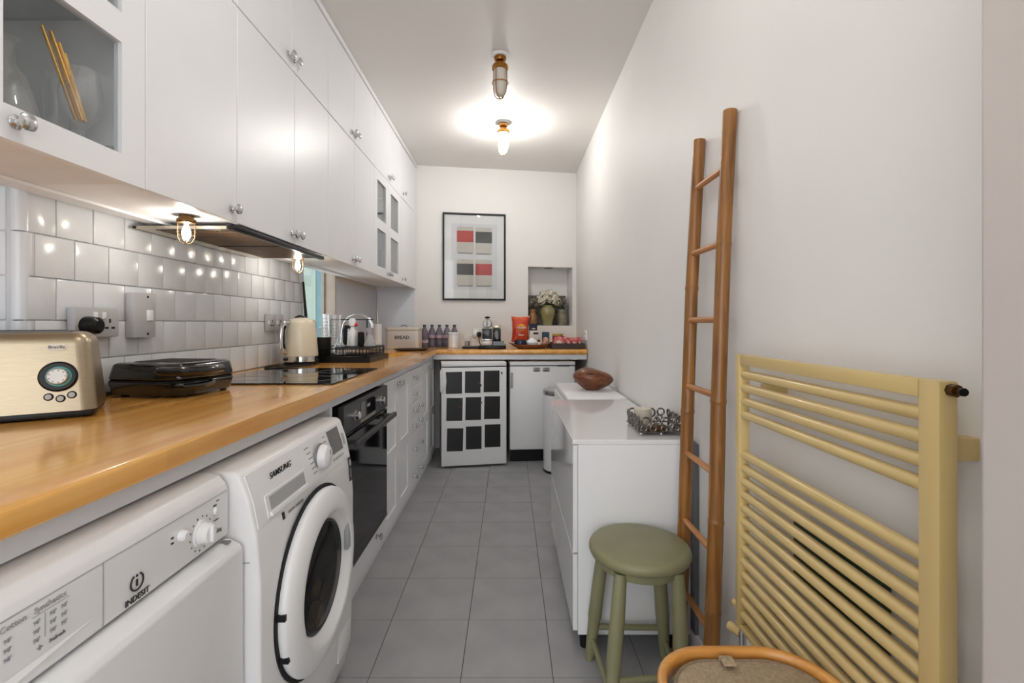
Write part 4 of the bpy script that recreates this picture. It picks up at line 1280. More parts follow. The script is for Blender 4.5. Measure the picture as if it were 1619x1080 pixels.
ke = thing('electric_kettle', 'cream electric kettle with chrome handle and base', 'kettle', (-1.088, 2.47, WZ1))
kx, ky = -1.088, 2.47
obj('power_base', lathe(new(), [(0.080, 0.0005), (0.084, 0.004), (0.084, 0.012), (0.076, 0.018)], (kx, ky, WZ1), 36), BLACK, ke)
obj('chrome_band', lathe(new(), [(0.078, 0.0185), (0.0835, 0.020), (0.0835, 0.047), (0.078, 0.048)], (kx, ky, WZ1), 40), CHROME, ke)
kb = obj('jug', lathe(new(), [(0.0825, 0.0483), (0.083, 0.055), (0.076, 0.14), (0.068, 0.215), (0.062, 0.232), (0.05, 0.238)], (kx, ky, WZ1), 40), KCREAM, ke, ang=60)
obj('lid', lathe(new(), [(0.0495, 0.236), (0.048, 0.242), (0.03, 0.246), (0, 0.247)], (kx, ky, WZ1), 32), KCREAM, ke)
obj('lid_grip', tube(new(), [(kx - 0.03, ky - 0.01, WZ1 + 0.244), (kx - 0.008, ky - 0.004, WZ1 + 0.256), (kx + 0.02, ky + 0.004, WZ1 + 0.248)], 0.006, 8), BLACK, ke)
hu = Vector((-0.55, -0.83, 0)).normalized()
def kp(r_, z): return (kx + hu.x * r_, ky + hu.y * r_, WZ1 + z)
hnd = new(); tube(hnd, [kp(0.062, 0.222), kp(0.092, 0.222), kp(0.107, 0.20), kp(0.112, 0.15), kp(0.112, 0.10), kp(0.102, 0.072), kp(0.084, 0.068)], 0.0105, 12)
obj('handle', hnd, CHROME, ke)
hnd = new(); tube(hnd, [kp(0.088, 0.205), kp(0.098, 0.18), kp(0.101, 0.12), kp(0.094, 0.088)], 0.007, 10)
obj('handle_grip', hnd, BLACKM, ke)
spt = prism(new(), [(0.055, 0.19), (0.078, 0.226), (0.082, 0.236), (0.05, 0.236)], 'Y', -0.014, 0.014, 0.004)
bmesh.ops.transform(spt, matrix=Matrix.Translation((kx, ky, WZ1)) @ Matrix.Rotation(math.atan2(-hu.y, -hu.x), 4, 'Z'), verts=spt.verts)
obj('spout', spt, KCREAM, ke)
obj('switch', blob(new(), kp(0.088, 0.034), 0.012, 0.008, 0.008, 2), BLACK, ke)
cb = new()
cz = WZ1 + 0.0095
tube(cb, [(-1.04, 2.395, WZ1 + 0.010), (-1.00, 2.35, cz), (-1.06, 2.29, cz), (-1.15, 2.30, cz), (-1.17, 2.27, cz), (-1.14, 2.20, cz), (-1.09, 2.215, cz), (-1.02, 2.27, cz), (-0.985, 2.33, cz), (-0.99, 2.38, cz)], 0.0038, 8)
obj('power_cord', cb, BLACK, ke)
bl = new()
prism(bl, [(-0.022, 0.0), (0.022, 0.0), (0.006, 0.46), (-0.006, 0.46)], 'X', -0.004, 0.004, 0.001)
bmesh.ops.transform(bl, matrix=Matrix.Translation((XL + 0.045, 2.76, WZ1 + 0.001)) @ Matrix.Rotation(-0.075, 4, 'Y'), verts=bl.verts)
tag(obj('black_paddle', bl, BLACKM), 'slim tapering black paddle leaning on the tiles behind the kettle', 'paddle')

# ================================================================== DRYING RACK GROUP
rk = thing('dish_rack', 'black dish drying rack and drip tray beside the sink', 'dish rack', (-0.93, 2.78, WZ1))
def tray(b, x0, x1, y0, y1, z0, h, th=0.004):
    box(b, x0, x1, y0, y1, z0, z0 + th)
    box(b, x0, x1, y0, y0 + th, z0 + th, z0 + h); box(b, x0, x1, y1 - th, y1, z0 + th, z0 + h)
    box(b, x0, x0 + th, y0 + th, y1 - th, z0 + th, z0 + h); box(b, x1 - th, x1, y0 + th, y1 - th, z0 + th, z0 + h)
    return b
obj('drip_tray', tray(new(), -1.14, -0.765, 2.59, 2.985, WZ1 + 0.0004, 0.028), BLACK, rk)
rkz = WZ1 + 0.030
rb = new()
for z in (rkz, rkz + 0.045):
    tube(rb, [(x, y, z) for x, y in rrect(-1.125, -0.785, 2.625, 2.97, 0.02, 3)], 0.004, 6, closed=True)
for i in range(16):
    x = -1.115 + i * 0.0215
    tube(rb, [(x, 2.625, rkz), (x, 2.625, rkz + 0.045)], 0.002, 5)
    tube(rb, [(x, 2.97, rkz), (x, 2.97, rkz + 0.045)], 0.002, 5)
    tube(rb, [(x, 2.625, rkz), (x, 2.97, rkz)], 0.002, 5)
for i in range(16):
    y = 2.635 + i * 0.0215
    tube(rb, [(-0.785, y, rkz), (-0.785, y, rkz + 0.045)], 0.002, 5)
obj('wire_basket', rb, BLACK, rk)
tr = new()
box(tr, -0.985, -0.78, 2.66, 2.95, rkz + 0.047, rkz + 0.053, 0.002)
obj('top_shelf', tr, BLACK, rk)
pk = new()
tube(pk, [(-0.90, 2.985, rkz + 0.05), (-0.90, 2.985, rkz + 0.215)], 0.004, 6)
tube(pk, [(-1.13, 2.985, rkz + 0.21), (-0.86, 2.985, rkz + 0.21)], 0.003, 6)
tube(pk, [(-1.13, 2.985, rkz + 0.03), (-1.13, 2.985, rkz + 0.21)], 0.003, 6)
obj('hanging_rail', pk, BLACK, rk)
sz_ = rkz + 0.054        # top shelf surface
tz = WZ1 + 0.0045        # tray floor
def turned(name, label, cat, prof_, loc, mat_, n=28, group=None, extra=()):
    t = thing(name, label, cat, loc, group=group)
    obj('body', lathe(new(), prof_, loc, n, cap1=False), mat_, t, ang=50)
    for nm, p_, m_ in extra:
        obj(nm, lathe(new(), p_, loc, n), m_, t, ang=50)
    return t
turned('soap_dispenser', 'black bottle with clear domed top standing behind the kettle', 'bottle',
       [(0.0, 0.0), (0.040, 0.0), (0.044, 0.006), (0.045, 0.105)], (-1.062, 2.685, rkz + 0.0035), BLACKM,
       extra=[('dome', [(0.044, 0.1055), (0.042, 0.125), (0.030, 0.150), (0.016, 0.163), (0, 0.166)], WARE)])
turned('perforated_holder', 'tall white perforated utensil holder by the window', 'holder',
       [(0.0, 0.0), (0.034, 0.0), (0.036, 0.10), (0.042, 0.27), (0.044, 0.275), (0.040, 0.27), (0.033, 0.10)], (-1.158, 3.045, WZ1 + 0.0004), PLAST)
ph = bpy.data.objects['perforated_holder']
hm_ = mesh_of(lathe(new(), [(0.0035, 0), (0.0035, 0.0012)], n=8, axis='X'), INKG)
for r in range(7):
    for k in range(14):
        a = 2 * PI * (k + 0.5 * (r % 2)) / 14
        z = 0.12 + r * 0.021
        rr_ = 0.036 + (z - 0.10) * 0.006 / 0.17 + 0.0002
        o = put(hm_, 'hole', (rr_ * math.cos(a), rr_ * math.sin(a), z), ph, rot=(0, 0, a))
turned('glass_tumbler', 'tall clear glass standing in the dish rack', 'glass', [(0.0, 0.003), (0.030, 0.0), (0.034, 0.004), (0.037, 0.15), (0.039, 0.235)], (-1.075, 2.90, rkz + 0.0035), WARE)
turned('glass_carafe', 'low clear glass carafe in the dish rack', 'glass', [(0.0, 0.003), (0.036, 0.0), (0.038, 0.006), (0.030, 0.05), (0.015, 0.075), (0.014, 0.09), (0.019, 0.105)], (-1.005, 2.80, rkz + 0.0035), WARE)
turned('glass_tumbler', 'clear upturned glass hanging towards the tap side of the rack', 'glass', [(0.036, 0.0), (0.034, 0.06), (0.031, 0.10), (0, 0.102)], (-0.955, 2.885, sz_ + 0.0005), WARE)
turned('coffee_press', 'black plunger pot behind the tall clear glass', 'pot', [(0, 0), (0.030, 0.0), (0.033, 0.01), (0.033, 0.09), (0.028, 0.10), (0.022, 0.12)], (-1.0, 2.93, rkz + 0.055), BLACKM)
turned('spray_bottle', 'white soap bottle with red cap beside the tap', 'bottle', [(0, 0), (0.020, 0.0), (0.022, 0.004), (0.022, 0.085), (0.012, 0.10), (0.010, 0.112)], (-0.922, 2.775, sz_ + 0.0005), PLAST,
       extra=[('trigger_head', [(0.009, 0.112), (0.018, 0.118), (0.020, 0.15), (0.012, 0.162), (0, 0.163)], PLAST)])
sp = bpy.data.objects['spray_bottle']
obj('red_cap', blob(new(), (-0.900, 2.772, sz_ + 0.124), 0.011, 0.010, 0.011, 2), pm('cap_red', (206, 24, 60), 0.35), sp)
turned('dark_bottle', 'small black bottle beside the white soap bottle', 'bottle', [(0, 0), (0.018, 0.0), (0.020, 0.004), (0.018, 0.078), (0.012, 0.082), (0, 0.083)], (-0.872, 2.775, sz_ + 0.0005), BLACKM)
turned('grey_goblet', 'upturned grey plastic goblet at the right of the rack', 'goblet', [(0.036, 0.0), (0.030, 0.03), (0.016, 0.062), (0.013, 0.07), (0.016, 0.078), (0.022, 0.105), (0, 0.107)], (-0.823, 2.78, sz_ + 0.0005), glassm('grey_glass', (0.75, 0.76, 0.77), 0.1, (0.8, 0.8, 0.82), 0.35))

# tap
tp = thing('kitchen_tap', 'chrome arched kitchen mixer tap over the sink', 'tap', (-1.165, 3.28, WZ1))
b = new()
lathe(b, [(0.024, 0.0005), (0.024, 0.008), (0.016, 0.016), (0.016, 0.06), (0.018, 0.07), (0.013, 0.085)], (-1.165, 3.28, WZ1), 24)
obj('base', b, CHROME, tp)
b = new()
arch = [(-1.165, 3.28, WZ1 + 0.08), (-1.162, 3.28, WZ1 + 0.16), (-1.150, 3.28, WZ1 + 0.215), (-1.118, 3.28, WZ1 + 0.258), (-1.07, 3.28, WZ1 + 0.278), (-1.02, 3.28, WZ1 + 0.275), (-0.975, 3.28, WZ1 + 0.25), (-0.955, 3.28, WZ1 + 0.215), (-0.950, 3.28, WZ1 + 0.20)]
tube(b, arch, 0.0095, 14)
tube(b, [(-0.950, 3.28, WZ1 + 0.205), (-0.950, 3.28, WZ1 + 0.188)], 0.012, 14)
obj('spout', b, CHROME, tp, ang=60)
for dy_ in (-0.055, 0.055):
    b = new()
    tube(b, [(-1.165, 3.28, WZ1 + 0.045), (-1.165, 3.28 + dy_, WZ1 + 0.05)], 0.010, 12)
    tube(b, [(-1.165, 3.28 + dy_, WZ1 + 0.045), (-1.165, 3.28 + dy_, WZ1 + 0.085)], 0.011, 12)
    tube(b, [(-1.19, 3.28 + dy_, WZ1 + 0.088), (-1.14, 3.28 + dy_, WZ1 + 0.088)], 0.006, 10)
    tube(b, [(-1.165, 3.255 + dy_, WZ1 + 0.088), (-1.165, 3.305 + dy_, WZ1 + 0.088)], 0.006, 10)
    obj('cross_handle', b, CHROME, tp)

# paper towel
pt = thing('paper_towel_stand', 'white kitchen roll on an upright steel stand', 'kitchen roll', (-1.062, 3.80, WZ1))
obj('stand_base', lathe(new(), [(0, 0), (0.055, 0), (0.055, 0.006), (0, 0.010)], (-1.062, 3.80, WZ1 + 0.0003), 28), STEEL, pt)
obj('pole', tube(new(), [(-1.062, 3.80, WZ1 + 0.008), (-1.062, 3.80, WZ1 + 0.312)], 0.0075, 10), STEEL, pt)
obj('paper_roll', lathe(new(), [(0.012, 0.0105), (0.0345, 0.0105), (0.0345, 0.212), (0.012, 0.212)], (-1.062, 3.80, WZ1), 32), PAPERW, pt)

# bread bin
bb = thing('bread_bin', 'cream enamel bread bin with BREAD lettering in the corner', 'bread bin', (-0.90, 4.02, WZ1))
obj('box', prism(new(), rrect(-1.035, -0.758, 3.925, 4.115, 0.03, 5), 'Z', WZ1 + 0.0005, WZ1 + 0.158, 0.004), BREADC, bb)
obj('lid', prism(new(), rrect(-1.040, -0.753, 3.920, 4.120, 0.033, 5), 'Z', WZ1 + 0.1585, WZ1 + 0.184, 0.009, 3), BREADC, bb)
b = new(); tube(b, [(-0.925, 4.02, WZ1 + 0.183), (-0.915, 4.02, WZ1 + 0.198), (-0.880, 4.02, WZ1 + 0.198), (-0.870, 4.02, WZ1 + 0.183)], 0.005, 8)
obj('lid_handle', b, pm('handle_grey', (140, 142, 148), 0.4), bb)
text('lettering', 'BREAD', 0.040, (-0.893, 3.9242, WZ1 + 0.098), RY, INK, bb, bold=0.0005)
tag(obj('serving_board', lathe(new(), [(0, 0.0005), (0.10, 0.0005), (0.125, 0.012), (0.128, 0.016), (0.12, 0.016), (0.09, 0.008), (0, 0.008)], (-0.78, 3.765, WZ1), 40, sx=1.1, sy=0.85), DKWOOD), 'dark brown oval wooden dish in front of the bread bin', 'dish')

# water bottles
PURP = glassm('tinted_plastic', (0.48, 0.45, 0.54), 0.08, (0.36, 0.34, 0.42), 0.35)
CAPG = pm('cap_grey', (66, 66, 72), 0.5)
LABP = pm('label_pink', (198, 172, 186), 0.6, var=0.25, scale=60, rgb2=(150, 130, 160))
WATER = glassm('bottle_water', (0.40, 0.37, 0.48), 0.05, (0.5, 0.5, 0.55), 0.25)
def water_bottle(x, y, label, ro):
    t = thing('water_bottle', label, 'bottle', (x, y, WZ1), group='tinted water bottles along the end wall')
    L = (x, y, WZ1)
    obj('bottle', lathe(new(), [(0.0, 0.001), (0.030, 0.0005), (0.0335, 0.006), (0.0335, 0.055), (0.0315, 0.06), (0.0335, 0.065), (0.0335, 0.120), (0.029, 0.145), (0.016, 0.174), (0.0115, 0.18), (0.0115, 0.186)], L, 24), PURP, t, ang=60)
    obj('water', lathe(new(), [(0.0, 0.003), (0.0305, 0.004), (0.0305, 0.105), (0, 0.105)], L, 20), WATER, t)
    obj('cap', lathe(new(), [(0.0135, 0.184), (0.0135, 0.202), (0.012, 0.204), (0, 0.204)], L, 20), CAPG, t)
    lz = 0.085 if ro else 0.045
    obj('paper_label', lathe(new(), [(0.0338, lz), (0.0341, lz + 0.001), (0.0341, lz + 0.025), (0.0338, lz + 0.026)], L, 24, cap0=False, cap1=False), LABP, t)
water_bottle(-0.752, 4.18, 'tinted water bottle with low label, next to the bread bin', 0)
water_bottle(-0.699, 4.262, 'tinted water bottle, second from the bread bin', 1)
water_bottle(-0.633, 4.264, 'tinted water bottle, middle one of the row', 1)
water_bottle(-0.565, 4.27, 'tinted water bottle left of the white canister', 1)
water_bottle(-0.500, 4.29, 'tinted water bottle half hidden behind the white canister', 1)
cn = thing('white_canister', 'plain white canister in front of the water bottles', 'canister', (-0.492, 4.17, WZ1))
obj('pot', lathe(new(), [(0, 0.0005), (0.047, 0.0005), (0.050, 0.004), (0.050, 0.118), (0.047, 0.120)], (-0.492, 4.17, WZ1), 32), GLOSSW, cn)
obj('lid', lathe(new(), [(0.0475, 0.1205), (0.052, 0.121), (0.052, 0.134), (0.047, 0.138), (0, 0.139)], (-0.492, 4.17, WZ1), 32), GLOSSW, cn)

# glass cup on its stand, socket with plug, coffee machine
st = thing('cup_stand', 'small black tray left of the coffee machine', 'tray', (-0.335, 4.10, WZ1))
obj('plate', bx(-0.405, -0.262, 4.03, 4.20, WZ1 + 0.0004, WZ1 + 0.018, 0.003), BLACK, st)
turned('glass_mug', 'clear glass cup with sachets on the black tray', 'glass', [(0, 0.003), (0.030, 0.0), (0.032, 0.004), (0.035, 0.085)], (-0.365, 4.09, WZ1 + 0.0186), WARE)
for i, (dx, c_) in enumerate(((-0.012, (60, 44, 34)), (0.006, (86, 60, 40)), (0.016, (40, 36, 34)))):
    tag(obj('sugar_sachet', bx(-0.365 + dx - 0.006, -0.365 + dx + 0.006, 4.075 + 0.006 * i, 4.079 + 0.006 * i, WZ1 + 0.0225, WZ1 + 0.065), pm('sachet_%d' % i, c_, 0.5)),
        ('dark sachet at the left in the glass cup', 'brown sachet in the middle of the glass cup', 'black sachet at the right in the glass cup')[i], 'sachet', 'sachets in the glass cup')
u0 = -0.275
ws = thing('wall_outlet', 'chrome wall socket behind the coffee machine', 'socket', (*wallpt(u0, 0.0), 1.07), TH)
obj('plate', bx(-0.075, 0.075, -0.010, -0.0005, -0.05, 0.038, 0.002), pm('outlet_plate', (206, 204, 200), 0.3, 0.3), ws, True)
pg = thing('black_plug', 'black plug with cord in the socket by the coffee machine', 'plug', (*wallpt(u0, 0.0), 1.07), TH)
obj('plug_body', prism(new(), rrect(-0.040, 0.002, -0.040, 0.008, 0.016, 5), 'Y', -0.040, -0.0105, 0.004), BLACK, pg, True)
b = new(); tube(b, [(-0.020, -0.028, -0.040), (-0.018, -0.032, -0.075), (-0.008, -0.04, -0.105), (0.02, -0.06, -0.1225)], 0.004, 8)
obj('cord', b, BLACK, pg, True)

cm = thing('coffee_machine', 'compact cream and black capsule coffee machine on the end worktop', 'coffee machine', (-0.14, 4.06, WZ1))
obj('base_tray', bx(-0.258, -0.030, 3.965, 4.24, WZ1 + 0.0004, WZ1 + 0.030, 0.005), BLACK, cm)
CMC = pm('machine_cream', (216, 206, 190), 0.3, 0.2)
cb_ = obj('body', bx(-0.236, -0.145, 4.04, 4.235, WZ1 + 0.0305, WZ1 + 0.185, 0.006), CMC, cm)
obj('front_panel', bx(-0.232, -0.150, 4.022, 4.0395, WZ1 + 0.085, WZ1 + 0.172, 0.003), pm('panel_dark', (44, 46, 54), 0.15), cm)
obj('drip_grid', bx(-0.234, -0.148, 3.985, 4.0395, WZ1 + 0.070, WZ1 + 0.082, 0.002), CHROME, cm)
obj('drip_box', bx(-0.236, -0.146, 3.99, 4.0395, WZ1 + 0.0305, WZ1 + 0.069, 0.003), CMC, cm)
b = lathe(new(), [(0.0, 0.0), (0.036, 0.0), (0.037, 0.008), (0.033, 0.014), (0.0, 0.016)], (-0.190, 4.04, WZ1 + 0.215), 28, '-Y')
hd_ = obj('head_disc', b, pm('disc_steel', (140, 138, 134), 0.3, 1.0), cm)
obj('lever', tube(new(), [(-0.190, 4.022, WZ1 + 0.185), (-0.190, 4.018, WZ1 + 0.245)], 0.006, 10), CHROME, hd_)
obj('head', lathe(new(), [(0.0, -0.01), (0.040, -0.01), (0.042, 0.06), (0.030, 0.11), (0, 0.115)], (-0.190, 4.17, WZ1 + 0.215), 28, '-Y'), CMC, cm)
obj('top_lever', blob(new(), (-0.190, 4.06, WZ1 + 0.266), 0.024, 0.03, 0.010, 2), BLACK, cm)
obj('water_tank', bx(-0.140, -0.075, 4.06, 4.23, WZ1 + 0.0305, WZ1 + 0.172, 0.006), GBL, cm)
obj('tank_lid', bx(-0.140, -0.078, 4.06, 4.23, WZ1 + 0.1725, WZ1 + 0.202, 0.004), STEEL, cm)
obj('capsule_tray', tray(new(), -0.138, -0.045, 3.975, 4.055, WZ1 + 0.0305, 0.035), GBL, cm)

# wooden boat-shaped tray and what lies on it
bt = new()
n = 32
def boat(s0, z):
    out = []
    for i in range(n):
        a = 2 * PI * i / n
        c_, s_ = math.cos(a), math.sin(a)
        x = 0.180 * s0 * math.copysign(abs(c_) ** 1.25, c_)
        out.append(bt.verts.new((0.172 + x, 4.035 + 0.090 * s0 * s_, WZ1 + z + 0.018 * (abs(c_) ** 6) * (1 if z > 0.004 else 0))))
    return out
R_ = [boat(0.55, 0.0006), boat(0.85, 0.012), boat(1.0, 0.036), boat(0.97, 0.038), boat(0.80, 0.018), boat(0.5, 0.010)]
bt.faces.new(list(reversed(R_[0])))
for A, B_ in zip(R_[:-1], R_[1:]):
    for j in range(n):
        bt.faces.new((A[j], A[(j + 1) % n], B_[(j + 1) % n], B_[j]))
bt.faces.new(R_[-1])
tag(obj('boat_tray', bt, woodm('boat_wood', (142, 88, 52), (92, 52, 30), 'X', 0.35, 0.2, 18), ang=50), 'long pointed wooden dish holding jars and a crisp bag', 'dish')
bz_ = WZ1 + 0.0385
RED = pm('foil_red', (206, 58, 32), 0.3, var=0.12, scale=26, rgb2=(222, 104, 62), bump=0.4, bscale=30)
YEL = pm('print_yellow', (236, 176, 60), 0.5, var=0.1)
PINKW = pm('print_pale', (240, 214, 196), 0.5, var=0.05)
bag = thing('crisp_bag', 'orange-red crisp bag standing against the end wall', 'bag', (0.098, 4.29, WZ1), TH)
b = new()
gw, gh = 8, 10
fr, bk = [], []
for j in range(gh + 1):
    fr.append([]); bk.append([])
    q = j / gh
    wq = 0.074 + 0.010 * abs(2 * q - 1) ** 3
    dq = 0.034 * (math.sin(PI * min(1, q * 1.0)) ** 0.6 if 0 < q < 1 else 0.0) + 0.002
    if q < 0.3: dq = max(dq, 0.022)
    for i in range(gw + 1):
        s_ = 2 * i / gw - 1
        bulge = (1 - s_ * s_) ** 0.5 if abs(s_) < 1 else 0
        x = wq * s_ + random.uniform(-0.002, 0.002)
        z = 0.046 + 0.225 * q + (0.008 * abs(s_) if j == gh else 0)
        fr[-1].append(b.verts.new((x, -0.002 - dq * bulge + random.uniform(-0.002, 0.002), z)))
        bk[-1].append(b.verts.new((x, 0.002 + dq * 0.5 * bulge, z)))
for j in range(gh):
    for i in range(gw):
        b.faces.new((fr[j][i], fr[j][i + 1], fr[j + 1][i + 1], fr[j + 1][i]))
        b.faces.new((bk[j][i + 1], bk[j][i], bk[j + 1][i], bk[j + 1][i + 1]))
    b.faces.new((bk[j][0], fr[j][0], fr[j + 1][0], bk[j + 1][0])); b.faces.new((fr[j][gw], bk[j][gw], bk[j + 1][gw], fr[j + 1][gw]))
for i in range(gw):
    b.faces.new((bk[0][i], bk[0][i + 1], fr[0][i + 1], fr[0][i])); b.faces.new((fr[gh][i], fr[gh][i + 1], bk[gh][i + 1], bk[gh][i]))
obj('pouch', b, RED, bag, True, ang=60)
obj('top_fold', prism(new(), [(-0.082, 0.268), (-0.03, 0.262), (0.03, 0.262), (0.086, 0.268), (0.088, 0.285), (0.05, 0.278), (-0.05, 0.282), (-0.086, 0.288)], 'Y', -0.003, 0.003), PINKW, bag, True)
obj('sun_emblem', blob(new(), (0.004, -0.036, 0.178), 0.036, 0.006, 0.034, 2), YEL, bag, True)
obj('emblem_band', bx(-0.045, 0.048, -0.0445, -0.034, 0.163, 0.188, 0.003), RED, bag, True)
text('lettering', 'WALKERS', 0.019, (0.002, -0.0449, 0.1755), RY, PAPERW, bag, True, bold=0.0005)
text('lettering', 'Classic', 0.020, (0.0, -0.0405, 0.112), RY, PAPERW, bag, True, bold=0.0005)
turned('dark_jar', 'dark blue glass jar in the wooden dish below the crisp bag', 'jar', [(0, 0), (0.050, 0.0), (0.054, 0.006), (0.054, 0.052), (0.050, 0.058)], (0.095, 4.035, WZ1 + 0.0185), pm('jar_blue', (30, 36, 62), 0.12, var=0.1))
turned('sugar_bowl', 'white lidded bowl in the wooden dish', 'bowl', [(0, 0), (0.030, 0.0), (0.046, 0.02), (0.050, 0.036)], (0.192, 4.03, WZ1 + 0.0185), GLOSSW,
       extra=[('lid', [(0.051, 0.0365), (0.046, 0.048), (0.022, 0.068), (0.010, 0.074), (0, 0.076)], GLOSSW)])
nb = thing('navy_box', 'navy blue carton standing behind the white carton', 'carton', (0.215, 4.33, WZ1), TH)
obj('carton', bx(-0.034, 0.034, -0.03, 0.03, 0.0004, 0.214, 0.001, 1), pm('navy', (24, 34, 62), 0.5), nb, True)
obj('print', bx(-0.020, 0.022, -0.0312, -0.0295, 0.166, 0.170), PINKW, nb, True)
obj('print', lathe(new(), [(0.008, 0), (0.008, 0.001)], (0.0, -0.0298, 0.168), 12, '-Y'), PINKW, nb, True)
wc = thing('white_carton', 'small white printed carton right of the crisp bag', 'carton', (0.222, 4.21, WZ1), TH)
obj('carton', bx(-0.045, 0.038, -0.025, 0.025, 0.0004, 0.152, 0.001, 1), pm('carton_white', (226, 216, 212), 0.5), wc, True)
obj('print', bx(-0.015, 0.03, -0.0262, -0.0245, 0.118, 0.136), INK, wc, True)
fg = thing('owl_figurine', 'tiny brown and white figurine beside the white bowl', 'figurine', (0.250, 4.07, WZ1 + 0.02))
obj('body', lathe(new(), [(0, 0), (0.016, 0), (0.019, 0.012), (0.015, 0.03), (0.012, 0.036)], (0.252, 4.07, WZ1 + 0.019), 16), PINKW, fg)
obj('head', blob(new(), (0.252, 4.07, WZ1 + 0.065), 0.014, sub=2), pm('fig_brown', (92, 66, 44), 0.6, var=0.3, scale=60), fg)

# dark tray with red packets
dt = thing('dark_tray', 'black rectangular tray of red snack packets at the right wall', 'tray', (0.46, 4.10, WZ1))
obj('tray', tray(new(), 0.358, 0.632, 3.955, 4.26, WZ1 + 0.0004, 0.048, 0.006), DKWOOD, dt)
tzz = WZ1 + 0.0068
FR = pm('foil_crimson', (186, 26, 34), 0.25, var=0.25, scale=45, rgb2=(226, 150, 150))
def packet(x, y, wd, ht, label, seed, m_=FR):
    random.seed(seed)
    t = thing('snack_packet', label, 'packet', (x, y, tzz), group='red snack packets in the dark tray')
    b = new()
    blob(b, (x, y, tzz + ht / 2 + 0.0005), wd / 2, 0.026, ht / 2, 3, 0.03)
    for v in b.verts:
        dx_, dz_ = (v.co.x - x) / (wd / 2), (v.co.z - tzz - ht / 2) / (ht / 2)
        v.co.x = x + (wd / 2) * math.copysign(abs(dx_) ** 0.55, dx_)
        v.co.z = max(tzz + 0.0004, tzz + ht / 2 + (ht / 2) * math.copysign(abs(dz_) ** 0.55, dz_))
    obj('pouch', b, m_, t, ang=60)
    obj('crimp', bx(x - wd * 0.46, x + wd * 0.46, y - 0.002, y + 0.002, tzz + ht - 0.003, tzz + ht + 0.008), m_, t)
    obj('emblem', blob(new(), (x, y - 0.0235, tzz + ht * 0.5), wd * 0.25, 0.004, wd * 0.2, 2), PINKW, t)
packet(0.423, 4.03, 0.105, 0.092, 'large bright red snack packet at the left of the tray', 1)
packet(0.506, 4.05, 0.056, 0.080, 'small red packet next to the large bright one', 2)
packet(0.558, 4.05, 0.050, 0.080, 'small red packet in the middle of the right three', 3)
packet(0.602, 4.07, 0.042, 0.084, 'red packet nearest the right wall', 4)
cp_ = thing('cream_packet', 'cream and red crackly packet leaning at the left of the tray', 'packet', (0.318, 4.165, WZ1))
b = blob(new(), (0.318, 4.165, WZ1 + 0.049), 0.030, 0.02, 0.046, 3, 0.06)
obj('pouch', b, pm('foil_cream', (224, 200, 176), 0.3, var=0.3, scale=40, rgb2=(180, 60, 50)), cp_)
tn = thing('tea_tin', 'tin with yellow lid behind the red packets', 'tin', (0.425, 4.17, tzz))
obj('tin_body', lathe(new(), [(0, 0.0004), (0.046, 0.0004), (0.046, 0.100), (0.044, 0.101)], (0.425, 4.17, tzz), 28), DKWOOD, tn)
obj('lid', lathe(new(), [(0.0445, 0.1012), (0.048, 0.102), (0.048, 0.117), (0, 0.119)], (0.425, 4.17, tzz), 28), pm('lid_yellow', (196, 158, 66), 0.35), tn)
tb2 = thing('teal_box', 'small dark teal box behind the cream packet', 'box', (0.325, 4.25, WZ1))
obj('carton', bx(0.294, 0.356, 4.22, 4.28, WZ1 + 0.0004, WZ1 + 0.138, 0.001, 1), pm('teal_dark', (24, 66, 88), 0.5), tb2)
obj('print', bx(0.305, 0.345, 4.2188, 4.2205, WZ1 + 0.05, WZ1 + 0.062), pm('print_olive', (120, 112, 84), 0.6), tb2)

# ================================================================== PICTURE ON THE END WALL
pf = thing('framed_picture', 'black framed print of four red and black blocks on the end wall', 'picture', (*wallpt(-0.335, 0.0), 1.782), TH)
fw, fh = 0.296, 0.408
b = new()
for a in ((-fw, -fw + 0.016, -fh, fh), (fw - 0.016, fw, -fh, fh), (-fw + 0.016, fw - 0.016, fh - 0.016, fh), (-fw + 0.016, fw - 0.016, -fh, -fh + 0.016)):
    box(b, a[0], a[1], -0.024, -0.001, a[2], a[3], 0.0015, 1)
obj('frame', b, pm('frame_black', (10, 10, 11), 0.55), pf, True)
obj('mat_board', bx(-fw + 0.0165, fw - 0.0165, -0.010, -0.002, -fh + 0.0165, fh - 0.0165), PAPERW, pf, True)
pr = obj('print', bx(-0.215, 0.215, -0.0112, -0.0098, -0.31, 0.31), pm('print_ground', (222, 222, 226), 0.6, var=0.01), pf, True)
CRM = pm('block_cream', (204, 198, 188), 0.6, var=0.03)
REDB = pm('block_red', (188, 40, 34), 0.6, var=0.06)
CHAR = pm('block_charcoal', (58, 60, 58), 0.6, var=0.06)
for cx_, cz_, m_ in ((-0.086, 0.155, REDB), (0.088, 0.150, CHAR), (-0.086, -0.152, CHAR), (0.088, -0.152, REDB)):
    lower = obj('cream_block', prism(new(), rrect(cx_ - 0.078, cx_ + 0.078, cz_ - 0.128, cz_ + 0.128, 0.014, 4), 'Y', -0.0118, -0.011), CRM, pr, True)
    obj('colour_block', bx(cx_ - 0.078, cx_ + 0.078, -0.0124, -0.0117, cz_ - 0.018, cz_ + 0.088), m_, pr, True)
    obj('base_block', bx(cx_ - 0.068, cx_ + 0.068, -0.0124, -0.0117, cz_ - 0.126, cz_ - 0.116), INKG, pr, True)
obj('cover_glass', bx(-fw + 0.0165, fw - 0.0165, -0.0165, -0.0150, -fh + 0.0165, fh - 0.0165), CLEAR, pf, True)

